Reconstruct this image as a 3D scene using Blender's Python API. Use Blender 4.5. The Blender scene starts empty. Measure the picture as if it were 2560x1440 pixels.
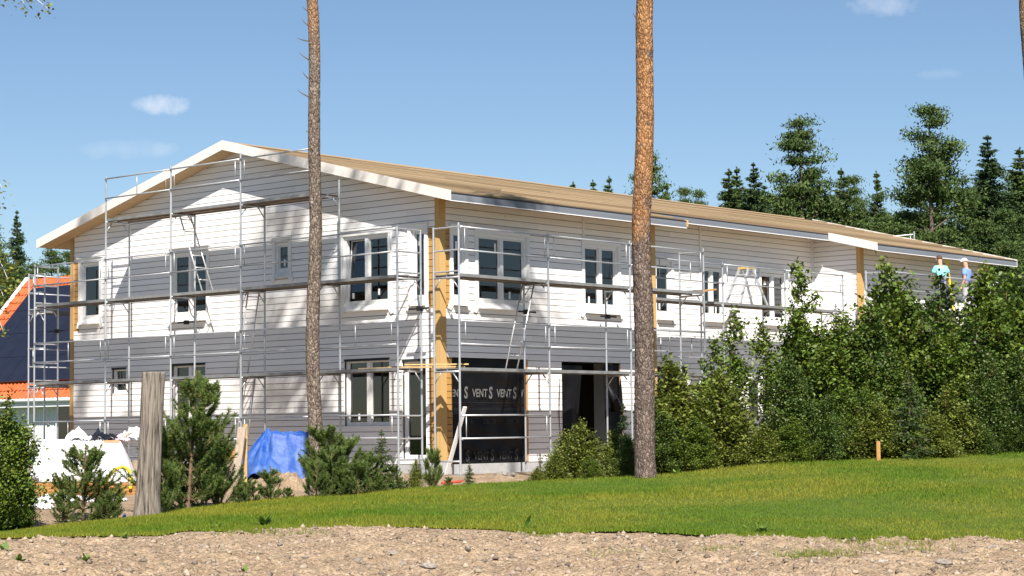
import bpy, bmesh, math, random
import numpy as np
from mathutils import Vector, Matrix, Quaternion

random.seed(7)
RNG = np.random.default_rng(11)
scene = bpy.context.scene
COL = scene.collection
rad = math.radians

# ------------------------------------------------------------------ camera
YAW, PITCH, ROLL = rad(41.194), rad(4.125), rad(-0.63)
CAM = Vector((-31.636, -29.794, 0.624))
FPX = 4966.4                                   # focal length in photo pixels (2560 wide)
fwd = Vector((math.cos(YAW) * math.cos(PITCH), math.sin(YAW) * math.cos(PITCH), math.sin(PITCH)))
r0 = Vector((math.sin(YAW), -math.cos(YAW), 0))
u0 = r0.cross(fwd)
RIGHT = math.cos(ROLL) * r0 + math.sin(ROLL) * u0
UP = -math.sin(ROLL) * r0 + math.cos(ROLL) * u0
cd = bpy.data.cameras.new('camera')
cam = bpy.data.objects.new('camera', cd)
COL.objects.link(cam)
M = Matrix((RIGHT, UP, -fwd)).transposed().to_4x4()
M.translation = CAM
cam.matrix_world = M
cd.sensor_width = 36
cd.lens = FPX / 2560 * 36
cd.clip_start = 0.1
cd.clip_end = 5000
scene.camera = cam

# ------------------------------------------------------------------ light
SUN_AZ, SUN_EL = rad(48.0), rad(46.5)          # azimuth: direction the light travels, from +X
tdir = Vector((math.cos(SUN_AZ) * math.cos(SUN_EL), math.sin(SUN_AZ) * math.cos(SUN_EL), -math.sin(SUN_EL)))
sl = bpy.data.lights.new('sun', 'SUN')
sl.energy = 5.0
sl.angle = rad(0.53)
sl.color = (1.0, 0.955, 0.89)
so = bpy.data.objects.new('sun', sl)
so.rotation_euler = tdir.to_track_quat('-Z', 'Y').to_euler()
COL.objects.link(so)

world = bpy.data.worlds.new('World')
scene.world = world
world.use_nodes = True
wt = world.node_tree
wt.nodes.clear()
wo = wt.nodes.new('ShaderNodeOutputWorld')
wb = wt.nodes.new('ShaderNodeBackground')
sky = wt.nodes.new('ShaderNodeTexSky')
sky.sky_type = 'NISHITA'
sky.sun_disc = False
sky.sun_elevation = SUN_EL
sd = -tdir                                      # towards the sun
sky.sun_rotation = math.atan2(sd.x, sd.y)
sky.air_density = 1.0
sky.dust_density = 0.05
sky.ozone_density = 4.5
wb.inputs['Strength'].default_value = 0.058
wt.links.new(wb.outputs[0], wo.inputs[0])

def pxdir(x, y):
    v = fwd * FPX + RIGHT * (x - 1280) + UP * (720 - y)
    return v.normalized()

# a few small fair-weather clouds, soft patches in the sky itself
tc = wt.nodes.new('ShaderNodeTexCoord')
def wmath(op, a, b=None):
    n = wt.nodes.new('ShaderNodeMath'); n.operation = op
    for i, v in enumerate((a, b)):
        if v is None: continue
        if isinstance(v, (int, float)): n.inputs[i].default_value = v
        else: wt.links.new(v, n.inputs[i])
    return n.outputs[0]
def wdot(vec):
    n = wt.nodes.new('ShaderNodeVectorMath'); n.operation = 'DOT_PRODUCT'
    wt.links.new(tc.outputs['Generated'], n.inputs[0]); n.inputs[1].default_value = vec
    return n.outputs['Value']
cn = wt.nodes.new('ShaderNodeTexNoise')
cn.inputs['Scale'].default_value = 95; cn.inputs['Detail'].default_value = 5; cn.inputs['Roughness'].default_value = .6
wt.links.new(tc.outputs['Generated'], cn.inputs['Vector'])
total = None
for (px, py, wx, wy, amt) in [(408, 262, 74, 26, .55), (300, 372, 110, 26, .13), (412, 374, 40, 20, .2), (2215, 14, 90, 30, .3), (2345, 186, 60, 14, .1)]:
    c = pxdir(px, py)
    rx = c.cross(Vector((0, 0, 1))).normalized(); uy = rx.cross(c)
    a = wmath('DIVIDE', wdot(rx), wx / FPX)
    b = wmath('DIVIDE', wdot(uy), wy / FPX)
    e = wmath('SUBTRACT', 1.0, wmath('ADD', wmath('MULTIPLY', a, a), wmath('MULTIPLY', b, b)))
    e = wmath('ADD', e, wmath('MULTIPLY', wmath('SUBTRACT', cn.outputs['Fac'], .5), 2.6))
    e = wmath('MULTIPLY', wmath('MINIMUM', wmath('MAXIMUM', wmath('MULTIPLY', e, .8), 0.0), 1.0), amt)
    e = wmath('MULTIPLY', e, wmath('GREATER_THAN', wdot(c), .9))
    total = e if total is None else wmath('MAXIMUM', total, e)
cm = wt.nodes.new('ShaderNodeMix'); cm.data_type = 'RGBA'
wt.links.new(total, cm.inputs['Factor'])
wt.links.new(sky.outputs[0], cm.inputs['A'])
cm.inputs['B'].default_value = (9.5, 9.7, 10.2, 1)
wt.links.new(cm.outputs['Result'], wb.inputs['Color'])

scene.view_settings.view_transform = 'Standard'
scene.view_settings.look = 'None'
scene.view_settings.exposure = 0.9
scene.view_settings.gamma = 1
scene.view_settings.use_curve_mapping = False
scene.cycles.max_bounces = 6
scene.cycles.transparent_max_bounces = 12

# ------------------------------------------------------------------ pixel helpers (a pixel gives a direction, a plane or distance gives the place)
FH = Vector((math.cos(YAW), math.sin(YAW), 0)); RH = Vector((math.sin(YAW), -math.cos(YAW), 0))
def on(axis, x, y, val):
    v = pxdir(x, y); i = 'xyz'.index(axis)
    return CAM + v * ((val - CAM[i]) / v[i])
def atd(x, y, d):
    v = pxdir(x, y)
    return CAM + v * (d / v.dot(fwd))
def sd_of(p):
    q = p - CAM
    return q.dot(RH), q.dot(FH)
def wpt(s, d, z=0.0):
    p = CAM + RH * s + FH * d
    return Vector((p.x, p.y, z))

# ------------------------------------------------------------------ noise
def vnoise(x, y, seed=0):
    xi = np.floor(x).astype(np.int64); yi = np.floor(y).astype(np.int64)
    xf = x - xi; yf = y - yi
    def h(a, b):
        n = (a * 374761393 + b * 668265263 + seed * 1442695041) & 0xFFFFFFFF
        n = ((n ^ (n >> 13)) * 1274126177) & 0xFFFFFFFF
        return ((n ^ (n >> 16)) & 0xFFFF) / 65535.0
    u = xf * xf * (3 - 2 * xf); v = yf * yf * (3 - 2 * yf)
    a = h(xi, yi) * (1 - u) + h(xi + 1, yi) * u
    b = h(xi, yi + 1) * (1 - u) + h(xi + 1, yi + 1) * u
    return a * (1 - v) + b * v - .5
def fbm(x, y, sc, octv=4, seed=0, g=.5):
    t = 0; a = 1
    for o in range(octv):
        t = t + a * vnoise(x * sc, y * sc, seed + o); sc = sc * 2.03; a *= g
    return t

# ------------------------------------------------------------------ materials
MATS = {}
def mat(name, c1, c2=None, scale=8, rough=.8, spec=.25, bump=0, bscale=None, metal=0, rnd=0, stretch=None, island=0, trans=0, detail=5, contrast=(.35, .65), coord='Object'):
    m = bpy.data.materials.new(name); m.use_nodes = True
    nt = m.node_tree; L = nt.links
    p = nt.nodes['Principled BSDF']
    p.inputs['Roughness'].default_value = rough
    p.inputs['Specular IOR Level'].default_value = spec
    p.inputs['Metallic'].default_value = metal
    t = nt.nodes.new('ShaderNodeTexCoord')
    vec = t.outputs[coord]
    if coord == 'World':
        pass
    if stretch:
        mp = nt.nodes.new('ShaderNodeMapping'); mp.inputs['Scale'].default_value = stretch
        L.new(vec, mp.inputs['Vector']); vec = mp.outputs['Vector']
    col = None
    if c2 is not None:
        n = nt.nodes.new('ShaderNodeTexNoise'); n.inputs['Scale'].default_value = scale; n.inputs['Detail'].default_value = detail
        n.inputs['Roughness'].default_value = .62
        L.new(vec, n.inputs['Vector'])
        r = nt.nodes.new('ShaderNodeValToRGB')
        r.color_ramp.elements[0].position = contrast[0]; r.color_ramp.elements[0].color = (*c1, 1)
        r.color_ramp.elements[1].position = contrast[1]; r.color_ramp.elements[1].color = (*c2, 1)
        L.new(n.outputs['Fac'], r.inputs['Fac']); col = r.outputs['Color']
    if rnd or island:
        hs = nt.nodes.new('ShaderNodeHueSaturation')
        if col is not None: L.new(col, hs.inputs['Color'])
        else: hs.inputs['Color'].default_value = (*c1, 1)
        if rnd:
            oi = nt.nodes.new('ShaderNodeObjectInfo'); src = oi.outputs['Random']; amt = rnd
        else:
            ge = nt.nodes.new('ShaderNodeNewGeometry'); src = ge.outputs['Random Per Island']; amt = island
        mr = nt.nodes.new('ShaderNodeMapRange'); mr.inputs['To Min'].default_value = 1 - amt; mr.inputs['To Max'].default_value = 1 + amt
        L.new(src, mr.inputs['Value']); L.new(mr.outputs['Result'], hs.inputs['Value'])
        if island:
            mh = nt.nodes.new('ShaderNodeMapRange'); mh.inputs['To Min'].default_value = .5 - .045 * island; mh.inputs['To Max'].default_value = .5 + .03 * island
            w = nt.nodes.new('ShaderNodeTexWhiteNoise'); w.noise_dimensions = '1D'
            L.new(src, w.inputs['W']); L.new(w.outputs['Value'], mh.inputs['Value']); L.new(mh.outputs['Result'], hs.inputs['Hue'])
        col = hs.outputs['Color']
    if col is None: p.inputs['Base Color'].default_value = (*c1, 1)
    else: L.new(col, p.inputs['Base Color'])
    if bump:
        n2 = nt.nodes.new('ShaderNodeTexNoise'); n2.inputs['Scale'].default_value = bscale or scale * 4; n2.inputs['Detail'].default_value = 6
        L.new(vec, n2.inputs['Vector'])
        b = nt.nodes.new('ShaderNodeBump'); b.inputs['Strength'].default_value = bump; b.inputs['Distance'].default_value = .02
        L.new(n2.outputs['Fac'], b.inputs['Height']); L.new(b.outputs['Normal'], p.inputs['Normal'])
    if trans:
        tr = nt.nodes.new('ShaderNodeBsdfTranslucent')
        mx = nt.nodes.new('ShaderNodeMixShader'); mx.inputs['Fac'].default_value = trans
        if col is not None: L.new(col, tr.inputs['Color'])
        else: tr.inputs['Color'].default_value = (*c1, 1)
        L.new(p.outputs[0], mx.inputs[1]); L.new(tr.outputs[0], mx.inputs[2])
        L.new(mx.outputs[0], nt.nodes['Material Output'].inputs['Surface'])
    MATS[name] = m
    return m

def board_mat(name, base, knot, dark):
    """painted timber cladding: slight board-to-board tone, grain, knots bleeding through"""
    m = mat(name, base, tuple(c * .93 for c in base), scale=3, rough=.6, spec=.3, rnd=.05, stretch=None, coord='Object')
    nt = m.node_tree; L = nt.links; p = nt.nodes['Principled BSDF']
    src = p.inputs['Base Color'].links[0].from_socket
    g = nt.nodes.new('ShaderNodeNewGeometry')
    sep = nt.nodes.new('ShaderNodeSeparateXYZ'); L.new(g.outputs['Position'], sep.inputs[0])
    ad = nt.nodes.new('ShaderNodeMath'); ad.operation = 'ADD'; L.new(sep.outputs['X'], ad.inputs[0]); L.new(sep.outputs['Y'], ad.inputs[1])
    cb = nt.nodes.new('ShaderNodeCombineXYZ'); L.new(ad.outputs[0], cb.inputs['X']); L.new(sep.outputs['Z'], cb.inputs['Y'])
    vo = nt.nodes.new('ShaderNodeTexVoronoi'); vo.inputs['Scale'].default_value = 2.3; L.new(cb.outputs[0], vo.inputs['Vector'])
    rp = nt.nodes.new('ShaderNodeValToRGB'); rp.color_ramp.elements[0].position = .03; rp.color_ramp.elements[0].color = (1, 1, 1, 1)
    rp.color_ramp.elements[1].position = .085; rp.color_ramp.elements[1].color = (0, 0, 0, 1)
    L.new(vo.outputs['Distance'], rp.inputs['Fac'])
    mp = nt.nodes.new('ShaderNodeMapping'); mp.inputs['Scale'].default_value = (1.2, 34, 1); L.new(cb.outputs[0], mp.inputs['Vector'])
    n = nt.nodes.new('ShaderNodeTexNoise'); n.inputs['Scale'].default_value = 2.2; n.inputs['Detail'].default_value = 4; L.new(mp.outputs[0], n.inputs['Vector'])
    r2 = nt.nodes.new('ShaderNodeValToRGB'); r2.color_ramp.elements[0].position = .3; r2.color_ramp.elements[0].color = (dark, dark, dark, 1)
    r2.color_ramp.elements[1].position = .62; r2.color_ramp.elements[1].color = (1, 1, 1, 1)
    L.new(n.outputs['Fac'], r2.inputs['Fac'])
    mul = nt.nodes.new('ShaderNodeMix'); mul.data_type = 'RGBA'; mul.blend_type = 'MULTIPLY'; mul.inputs['Factor'].default_value = 1
    L.new(src, mul.inputs['A']); L.new(r2.outputs['Color'], mul.inputs['B'])
    kn = nt.nodes.new('ShaderNodeMix'); kn.data_type = 'RGBA'; kn.blend_type = 'MULTIPLY'
    km = nt.nodes.new('ShaderNodeMath'); km.operation = 'MULTIPLY'; km.inputs[1].default_value = .75; L.new(rp.outputs['Color'], km.inputs[0])
    L.new(km.outputs[0], kn.inputs['Factor']); L.new(mul.outputs['Result'], kn.inputs['A']); kn.inputs['B'].default_value = (*knot, 1)
    L.new(kn.outputs['Result'], p.inputs['Base Color'])
    return m

board_mat('white_boards', (.86, .835, .815), (.78, .72, .66), .93)
board_mat('raw_boards', (.50, .265, .075), (.55, .36, .22), .80)
mat('raw_post', (.46, .285, .105), (.56, .37, .155), scale=2.2, rough=.7, stretch=(14, 14, 1), bump=.1)
mat('brown_post', (.36, .23, .10), (.45, .30, .14), scale=2.2, rough=.7, stretch=(14, 14, 1))
mat('white_trim', (.80, .79, .765), (.75, .74, .72), scale=4, rough=.5, rnd=.02)
mat('white_rake', (.74, .69, .63), (.68, .62, .55), scale=2, rough=.55)
mat('soffit', (.50, .33, .17), (.58, .41, .23), scale=3, rough=.75, stretch=(1, 12, 1))
mat('fascia', (.15, .165, .19), (.19, .205, .23), scale=3, rough=.5)
mat('membrane', (.0035, .0035, .0045), (.007, .007, .009), scale=2.5, rough=.5, spec=.18, bump=.35, bscale=5)
mat('lettering', (.13, .13, .13), rough=.6)
mat('lettering_dim', (.030, .030, .033), rough=.6)
mat('core', (.03, .03, .03), rough=.9)
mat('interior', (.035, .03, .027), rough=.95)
mat('concrete', (.34, .34, .335), (.42, .41, .40), scale=6, rough=.9, bump=.2)
mat('roof_deck', (.15, .105, .065), (.20, .145, .09), scale=1.2, rough=.85, stretch=(.4, 6, 1))
mat('roof_batten', (.37, .265, .155), (.45, .335, .205), scale=1.5, rough=.8, rnd=.16, stretch=(.3, 8, 8))
mat('roof_batten_shade', (.24, .165, .095), (.31, .22, .135), scale=1.5, rough=.85, rnd=.16, stretch=(.3, 8, 8))  # darker batten colour, drawn in for the shadow lines between rows
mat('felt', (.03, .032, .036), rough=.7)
mat('galv', (.42, .435, .45), (.52, .53, .54), scale=5, rough=.42, metal=.55, spec=.5, rnd=.07)
mat('deck_steel', (.20, .205, .205), (.29, .29, .28), scale=4, rough=.6, metal=.3, rnd=.1, bump=.15, bscale=30)
mat('deck_wood', (.20, .13, .085), (.27, .18, .12), scale=3, rough=.85)
mat('black_clamp', (.02, .02, .022), rough=.5)
mat('plank', (.48, .31, .13), (.56, .39, .18), scale=2, rough=.75, rnd=.08, stretch=(1, 10, 10))
mat('plank_orange', (.52, .25, .08), (.62, .33, .13), scale=2, rough=.7, stretch=(1, 8, 8))
mat('lumber', (.33, .155, .045), (.42, .21, .07), scale=2.5, rough=.75, rnd=.14, stretch=(1, 10, 10))
mat('weathered', (.05, .04, .032), (.25, .21, .17), scale=3.4, rough=.95, bump=1.0, bscale=7, stretch=(9, 9, .7), contrast=(.34, .56), detail=8)
mat('grey_plank', (.26, .20, .15), (.36, .29, .22), scale=3, rough=.9, stretch=(8, 8, 1))
mat('blue_tarp', (.010, .060, .29), (.10, .18, .36), scale=3.2, rough=.5, spec=.3, bump=.5, bscale=9, contrast=(.4, .75))
mat('white_tarp', (.86, .86, .86), (.80, .80, .81), scale=2, rough=.45, spec=.4, bump=.35, bscale=5)
mat('black_bag', (.012, .012, .015), rough=.3, spec=.6, bump=.6, bscale=9)
mat('pink_sheet', (.55, .25, .33), (.75, .60, .62), scale=6, rough=.5)
mat('yellow_hose', (.80, .58, .03), (.72, .50, .03), scale=5, rough=.4)
mat('grey_tape', (.30, .30, .30), rough=.5)
mat('cardboard', (.42, .28, .15), rough=.9)
mat('dirt', (.25, .180, .118), (.40, .30, .205), scale=2.6, rough=.97, spec=.1, bump=1.0, bscale=26, contrast=(.32, .68), detail=9)
def dirt_mat():
    m = MATS['dirt']; nt = m.node_tree; L = nt.links; p = nt.nodes['Principled BSDF']
    src = p.inputs['Base Color'].links[0].from_socket
    t = nt.nodes.new('ShaderNodeTexCoord')
    n = nt.nodes.new('ShaderNodeTexNoise'); n.inputs['Scale'].default_value = 38; n.inputs['Detail'].default_value = 6; n.inputs['Roughness'].default_value = .7; L.new(t.outputs['Object'], n.inputs['Vector'])
    r = nt.nodes.new('ShaderNodeValToRGB'); r.color_ramp.elements[0].position = .33; r.color_ramp.elements[0].color = (.58, .54, .50, 1); r.color_ramp.elements[1].position = .62; r.color_ramp.elements[1].color = (1.22, 1.22, 1.2, 1)
    L.new(n.outputs['Fac'], r.inputs['Fac'])
    mx = nt.nodes.new('ShaderNodeMix'); mx.data_type = 'RGBA'; mx.blend_type = 'MULTIPLY'; mx.inputs['Factor'].default_value = 1; L.new(src, mx.inputs['A']); L.new(r.outputs['Color'], mx.inputs['B'])
    # away from the site, out of view, soil darkened to meadow green against warm bounce
    g = nt.nodes.new('ShaderNodeNewGeometry'); d = nt.nodes.new('ShaderNodeVectorMath'); d.operation = 'DISTANCE'; L.new(g.outputs['Position'], d.inputs[0]); d.inputs[1].default_value = (-4, -3, 0)
    n3 = nt.nodes.new('ShaderNodeTexNoise'); n3.inputs['Scale'].default_value = .35; L.new(g.outputs['Position'], n3.inputs['Vector'])
    a = nt.nodes.new('ShaderNodeMath'); a.operation = 'MULTIPLY_ADD'; L.new(n3.outputs['Fac'], a.inputs[0]); a.inputs[1].default_value = 8; L.new(d.outputs['Value'], a.inputs[2])
    mr = nt.nodes.new('ShaderNodeMapRange'); mr.inputs['From Min'].default_value = 32; mr.inputs['From Max'].default_value = 36; L.new(a.outputs[0], mr.inputs['Value'])
    m2 = nt.nodes.new('ShaderNodeMix'); m2.data_type = 'RGBA'; L.new(mr.outputs[0], m2.inputs['Factor']); L.new(mx.outputs['Result'], m2.inputs['A']); m2.inputs['B'].default_value = (.05, .075, .022, 1)
    L.new(m2.outputs['Result'], p.inputs['Base Color'])
    for b in nt.nodes:
        if b.type == 'BUMP': b.inputs['Distance'].default_value = .05
dirt_mat()
mat('turf', (.05, .085, .006), (.085, .115, .010), scale=1.3, rough=.95)
mat('stone', (.19, .165, .14), (.32, .29, .25), scale=7, rough=.9, rnd=.28, bump=.3)
mat('pebble', (.20, .155, .11), (.31, .25, .19), scale=9, rough=.9, island=.5)
mat('solar', (.012, .013, .022), (.016, .017, .028), scale=2, rough=.22, spec=.5)
mat('tile', (.46, .085, .025), (.55, .13, .045), scale=3, rough=.75, rnd=.10)
mat('neighbour_white', (.80, .80, .78), rough=.7)
mat('birch_bark', (.55, .52, .48), (.20, .17, .15), scale=6, rough=.8, stretch=(1, 1, 4), contrast=(.5, .75))
mat('twig_bark', (.16, .10, .06), (.22, .14, .09), scale=8, rough=.9)
mat('fir_bark', (.10, .075, .055), (.16, .12, .085), scale=6, rough=.95)
mat('leaf', (.130, .180, .020), (.080, .135, .018), scale=1.4, rough=.5, spec=.35, island=.5, trans=.30)
mat('leaf_dark', (.085, .130, .020), (.055, .095, .018), scale=1.4, rough=.5, spec=.35, island=.45, trans=.25)
mat('leaf_olive', (.165, .190, .030), (.115, .150, .022), scale=1.6, rough=.5, spec=.35, island=.45, trans=.3)
mat('leaf_yellow', (.22, .22, .03), (.14, .17, .03), scale=1.2, rough=.5, spec=.35, island=.35, trans=.3)
mat('needle_far', (.080, .122, .027), (.050, .086, .021), scale=.6, rough=.65, spec=.25, island=.45, trans=.15)
mat('needle_spruce', (.034, .062, .021), (.048, .082, .027), scale=.6, rough=.65, spec=.2, island=.4, trans=.1)
mat('needle_sapling', (.085, .140, .028), (.125, .180, .035), scale=3, rough=.55, spec=.3, island=.5, trans=.2)
mat('needle_fir', (.045, .075, .018), (.065, .10, .024), scale=3, rough=.55, spec=.3, island=.5, trans=.2)
mat('blade', (.100, .175, .014), (.235, .235, .028), scale=.42, rough=.55, spec=.12, island=.32, trans=.3, coord='Object', contrast=(.40, .62), detail=4)
mat('weed', (.10, .18, .03), (.15, .23, .045), scale=5, rough=.5, island=.3, trans=.2)
mat('skin', (.52, .29, .20), rough=.6)
mat('hair', (.09, .05, .03), rough=.7)
mat('teal_shirt', (.22, .58, .56), (.28, .66, .63), scale=3, rough=.85)
mat('blue_shirt', (.16, .26, .55), (.20, .31, .60), scale=3, rough=.85)
mat('grey_trousers', (.36, .36, .38), (.42, .42, .43), scale=5, rough=.9)
mat('dark_trousers', (.09, .10, .12), rough=.9)
mat('navy_belt', (.02, .05, .16), rough=.7)
mat('white_cap', (.8, .8, .8), rough=.7)
mat('yellow_level', (.80, .60, .02), rough=.4)
mat('sticker', (.82, .82, .82), rough=.5)
mat('alu', (.62, .62, .62), rough=.35, metal=.6)
mat('trestle_top', (.62, .42, .12), rough=.6)
mat('flower', (.50, .12, .10), rough=.6)
mat('red_pipe', (.45, .07, .04), rough=.5)

def glass_mat():
    m = bpy.data.materials.new('window_glass'); m.use_nodes = True
    nt = m.node_tree; nt.nodes.clear(); L = nt.links
    o = nt.nodes.new('ShaderNodeOutputMaterial')
    tr = nt.nodes.new('ShaderNodeBsdfTransparent'); tr.inputs[0].default_value = (.55, .58, .58, 1)
    gl = nt.nodes.new('ShaderNodeBsdfGlossy'); gl.inputs['Roughness'].default_value = .015; gl.inputs['Color'].default_value = (.95, .97, 1, 1)
    n = nt.nodes.new('ShaderNodeTexNoise'); n.inputs['Scale'].default_value = 1.2
    b = nt.nodes.new('ShaderNodeBump'); b.inputs['Strength'].default_value = .04
    L.new(n.outputs['Fac'], b.inputs['Height']); L.new(b.outputs['Normal'], gl.inputs['Normal'])
    fr = nt.nodes.new('ShaderNodeFresnel'); fr.inputs['IOR'].default_value = 1.85
    mx = nt.nodes.new('ShaderNodeMixShader')
    L.new(fr.outputs[0], mx.inputs['Fac']); L.new(tr.outputs[0], mx.inputs[1]); L.new(gl.outputs[0], mx.inputs[2]); L.new(mx.outputs[0], o.inputs['Surface'])
    MATS['window_glass'] = m
glass_mat()

def bark_mat(name, z_orange, amount, lo1, lo2, hi1, hi2, vs):
    """pine bark: grey-brown plates below, thin orange flakes above (height in object space)"""
    m = bpy.data.materials.new(name); m.use_nodes = True
    nt = m.node_tree; L = nt.links; p = nt.nodes['Principled BSDF']; p.inputs['Roughness'].default_value = .92; p.inputs['Specular IOR Level'].default_value = .15
    t = nt.nodes.new('ShaderNodeTexCoord')
    mp = nt.nodes.new('ShaderNodeMapping'); mp.inputs['Scale'].default_value = (1, 1, .42)
    dn = nt.nodes.new('ShaderNodeTexNoise'); dn.inputs['Scale'].default_value = 9; dn.inputs['Detail'].default_value = 4; L.new(t.outputs['Object'], dn.inputs['Vector'])
    dv = nt.nodes.new('ShaderNodeMix'); dv.data_type = 'RGBA'; dv.blend_type = 'LINEAR_LIGHT'; dv.inputs['Factor'].default_value = .05; L.new(t.outputs['Object'], dv.inputs['A']); L.new(dn.outputs['Color'], dv.inputs['B'])
    L.new(dv.outputs['Result'], mp.inputs['Vector'])
    v = nt.nodes.new('ShaderNodeTexVoronoi'); v.inputs['Scale'].default_value = vs; v.feature = 'DISTANCE_TO_EDGE'; L.new(mp.outputs[0], v.inputs['Vector'])
    vc = nt.nodes.new('ShaderNodeTexVoronoi'); vc.inputs['Scale'].default_value = vs; L.new(mp.outputs[0], vc.inputs['Vector'])
    n = nt.nodes.new('ShaderNodeTexNoise'); n.inputs['Scale'].default_value = 26; n.inputs['Detail'].default_value = 5; L.new(mp.outputs[0], n.inputs['Vector'])
    def ramp(sock, a, ca, b, cb):
        r = nt.nodes.new('ShaderNodeValToRGB'); r.color_ramp.elements[0].position = a; r.color_ramp.elements[0].color = (*ca, 1)
        r.color_ramp.elements[1].position = b; r.color_ramp.elements[1].color = (*cb, 1); L.new(sock, r.inputs['Fac']); return r.outputs['Color']
    low = ramp(n.outputs['Fac'], .35, lo1, .68, lo2)
    high = ramp(n.outputs['Fac'], .35, hi1, .68, hi2)
    sp = nt.nodes.new('ShaderNodeSeparateXYZ'); L.new(t.outputs['Object'], sp.inputs[0])
    nz = nt.nodes.new('ShaderNodeTexNoise'); nz.inputs['Scale'].default_value = 2.1; nz.inputs['Detail'].default_value = 4; L.new(t.outputs['Object'], nz.inputs['Vector'])
    a1 = nt.nodes.new('ShaderNodeMath'); a1.operation = 'MULTIPLY_ADD'; L.new(nz.outputs['Fac'], a1.inputs[0]); a1.inputs[1].default_value = 3.4; L.new(sp.outputs['Z'], a1.inputs[2])
    mr = nt.nodes.new('ShaderNodeMapRange'); mr.inputs['From Min'].default_value = z_orange + 1.5; mr.inputs['From Max'].default_value = z_orange + 2.5; mr.inputs['To Max'].default_value = amount
    L.new(a1.outputs[0], mr.inputs['Value'])
    mx = nt.nodes.new('ShaderNodeMix'); mx.data_type = 'RGBA'; L.new(mr.outputs[0], mx.inputs['Factor']); L.new(low, mx.inputs['A']); L.new(high, mx.inputs['B'])
    pn = nt.nodes.new('ShaderNodeTexNoise'); pn.inputs['Scale'].default_value = 3.1; pn.inputs['Detail'].default_value = 5; pn.inputs['Roughness'].default_value = .65; L.new(t.outputs['Object'], pn.inputs['Vector'])
    pr = nt.nodes.new('ShaderNodeMapRange'); pr.inputs['From Min'].default_value = .585; pr.inputs['From Max'].default_value = .64; pr.inputs['To Max'].default_value = .85; L.new(pn.outputs['Fac'], pr.inputs['Value'])
    px_ = nt.nodes.new('ShaderNodeMix'); px_.data_type = 'RGBA'; L.new(pr.outputs[0], px_.inputs['Factor']); L.new(mx.outputs['Result'], px_.inputs['A']); L.new(low, px_.inputs['B']); mx = px_
    crk = ramp(v.outputs['Distance'], .015, (.16, .14, .13), .12, (1.12, 1.12, 1.12))
    ml = nt.nodes.new('ShaderNodeMix'); ml.data_type = 'RGBA'; ml.blend_type = 'MULTIPLY'; ml.inputs['Factor'].default_value = .85
    L.new(mx.outputs['Result'], ml.inputs['A']); L.new(crk, ml.inputs['B'])
    tone = ramp(vc.outputs['Color'], .1, (.72, .70, .68), .9, (1.12, 1.1, 1.08))
    m2 = nt.nodes.new('ShaderNodeMix'); m2.data_type = 'RGBA'; m2.blend_type = 'MULTIPLY'; m2.inputs['Factor'].default_value = 1
    L.new(ml.outputs['Result'], m2.inputs['A']); L.new(tone, m2.inputs['B']); L.new(m2.outputs['Result'], p.inputs['Base Color'])
    b = nt.nodes.new('ShaderNodeBump'); b.inputs['Strength'].default_value = .9; b.inputs['Distance'].default_value = .03
    L.new(v.outputs['Distance'], b.inputs['Height']); L.new(b.outputs['Normal'], p.inputs['Normal'])
    MATS[name] = m
bark_mat('bark_grey', 6.6, .8, (.14, .105, .085), (.30, .245, .20), (.28, .15, .08), (.40, .245, .14), 30)
bark_mat('bark_orange', 3.5, 1.0, (.125, .09, .075), (.25, .195, .165), (.31, .145, .06), (.45, .25, .125), 27)

# ------------------------------------------------------------------ mesh helpers
class MB:
    def __init__(s): s.v = []; s.f = []
    def add(s, vs, fs):
        n = len(s.v); s.v += [tuple(v) for v in vs]; s.f += [tuple(i + n for i in f) for f in fs]
    def box(s, x0, x1, y0, y1, z0, z1, fn=None):
        vs = [(x, y, z) for z in (z0, z1) for y in (y0, y1) for x in (x0, x1)]
        if fn: vs = [fn(*v) for v in vs]
        s.add(vs, [(0, 2, 3, 1), (4, 5, 7, 6), (0, 1, 5, 4), (2, 6, 7, 3), (0, 4, 6, 2), (1, 3, 7, 5)])
    def beam(s, p, q, w, h, up=Vector((0, 0, 1))):
        p, q = Vector(p), Vector(q); d = (q - p).normalized()
        a = d.cross(up)
        a = a.normalized() if a.length > 1e-4 else d.orthogonal().normalized()
        b = a.cross(d)
        vs = [c + a * i * w / 2 + b * j * h / 2 for c in (p, q) for j in (-1, 1) for i in (-1, 1)]
        s.add(vs, [(0, 2, 3, 1), (4, 5, 7, 6), (0, 1, 5, 4), (2, 6, 7, 3), (0, 4, 6, 2), (1, 3, 7, 5)])
    def tube(s, pts, r, n=8, cap=True):
        pts = [Vector(p) for p in pts]
        if not isinstance(r, (list, tuple)): r = [r] * len(pts)
        rings = []; base = len(s.v)
        a = None
        for i, p in enumerate(pts):
            d = (pts[min(i + 1, len(pts) - 1)] - pts[max(i - 1, 0)]).normalized()
            if a is None: a = d.orthogonal().normalized()
            else: a = (a - d * a.dot(d)).normalized()
            b = d.cross(a)
            for k in range(n):
                t = 2 * math.pi * k / n
                s.v.append(tuple(p + (a * math.cos(t) + b * math.sin(t)) * r[i]))
        for i in range(len(pts) - 1):
            for k in range(n):
                k2 = (k + 1) % n
                s.f.append((base + i * n + k, base + i * n + k2, base + (i + 1) * n + k2, base + (i + 1) * n + k))
        if cap:
            s.f.append(tuple(base + k for k in range(n))[::-1]); e = base + (len(pts) - 1) * n
            s.f.append(tuple(e + k for k in range(n)))
    def mesh(s, name, smooth=False):
        me = bpy.data.meshes.new(name); me.from_pydata(s.v, [], s.f); me.update()
        if len(s.f) < 3000:
            bm = bmesh.new(); bm.from_mesh(me); bmesh.ops.recalc_face_normals(bm, faces=bm.faces); bm.to_mesh(me); bm.free()
        if smooth:
            me.polygons.foreach_set('use_smooth', [True] * len(me.polygons))
        return me

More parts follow.
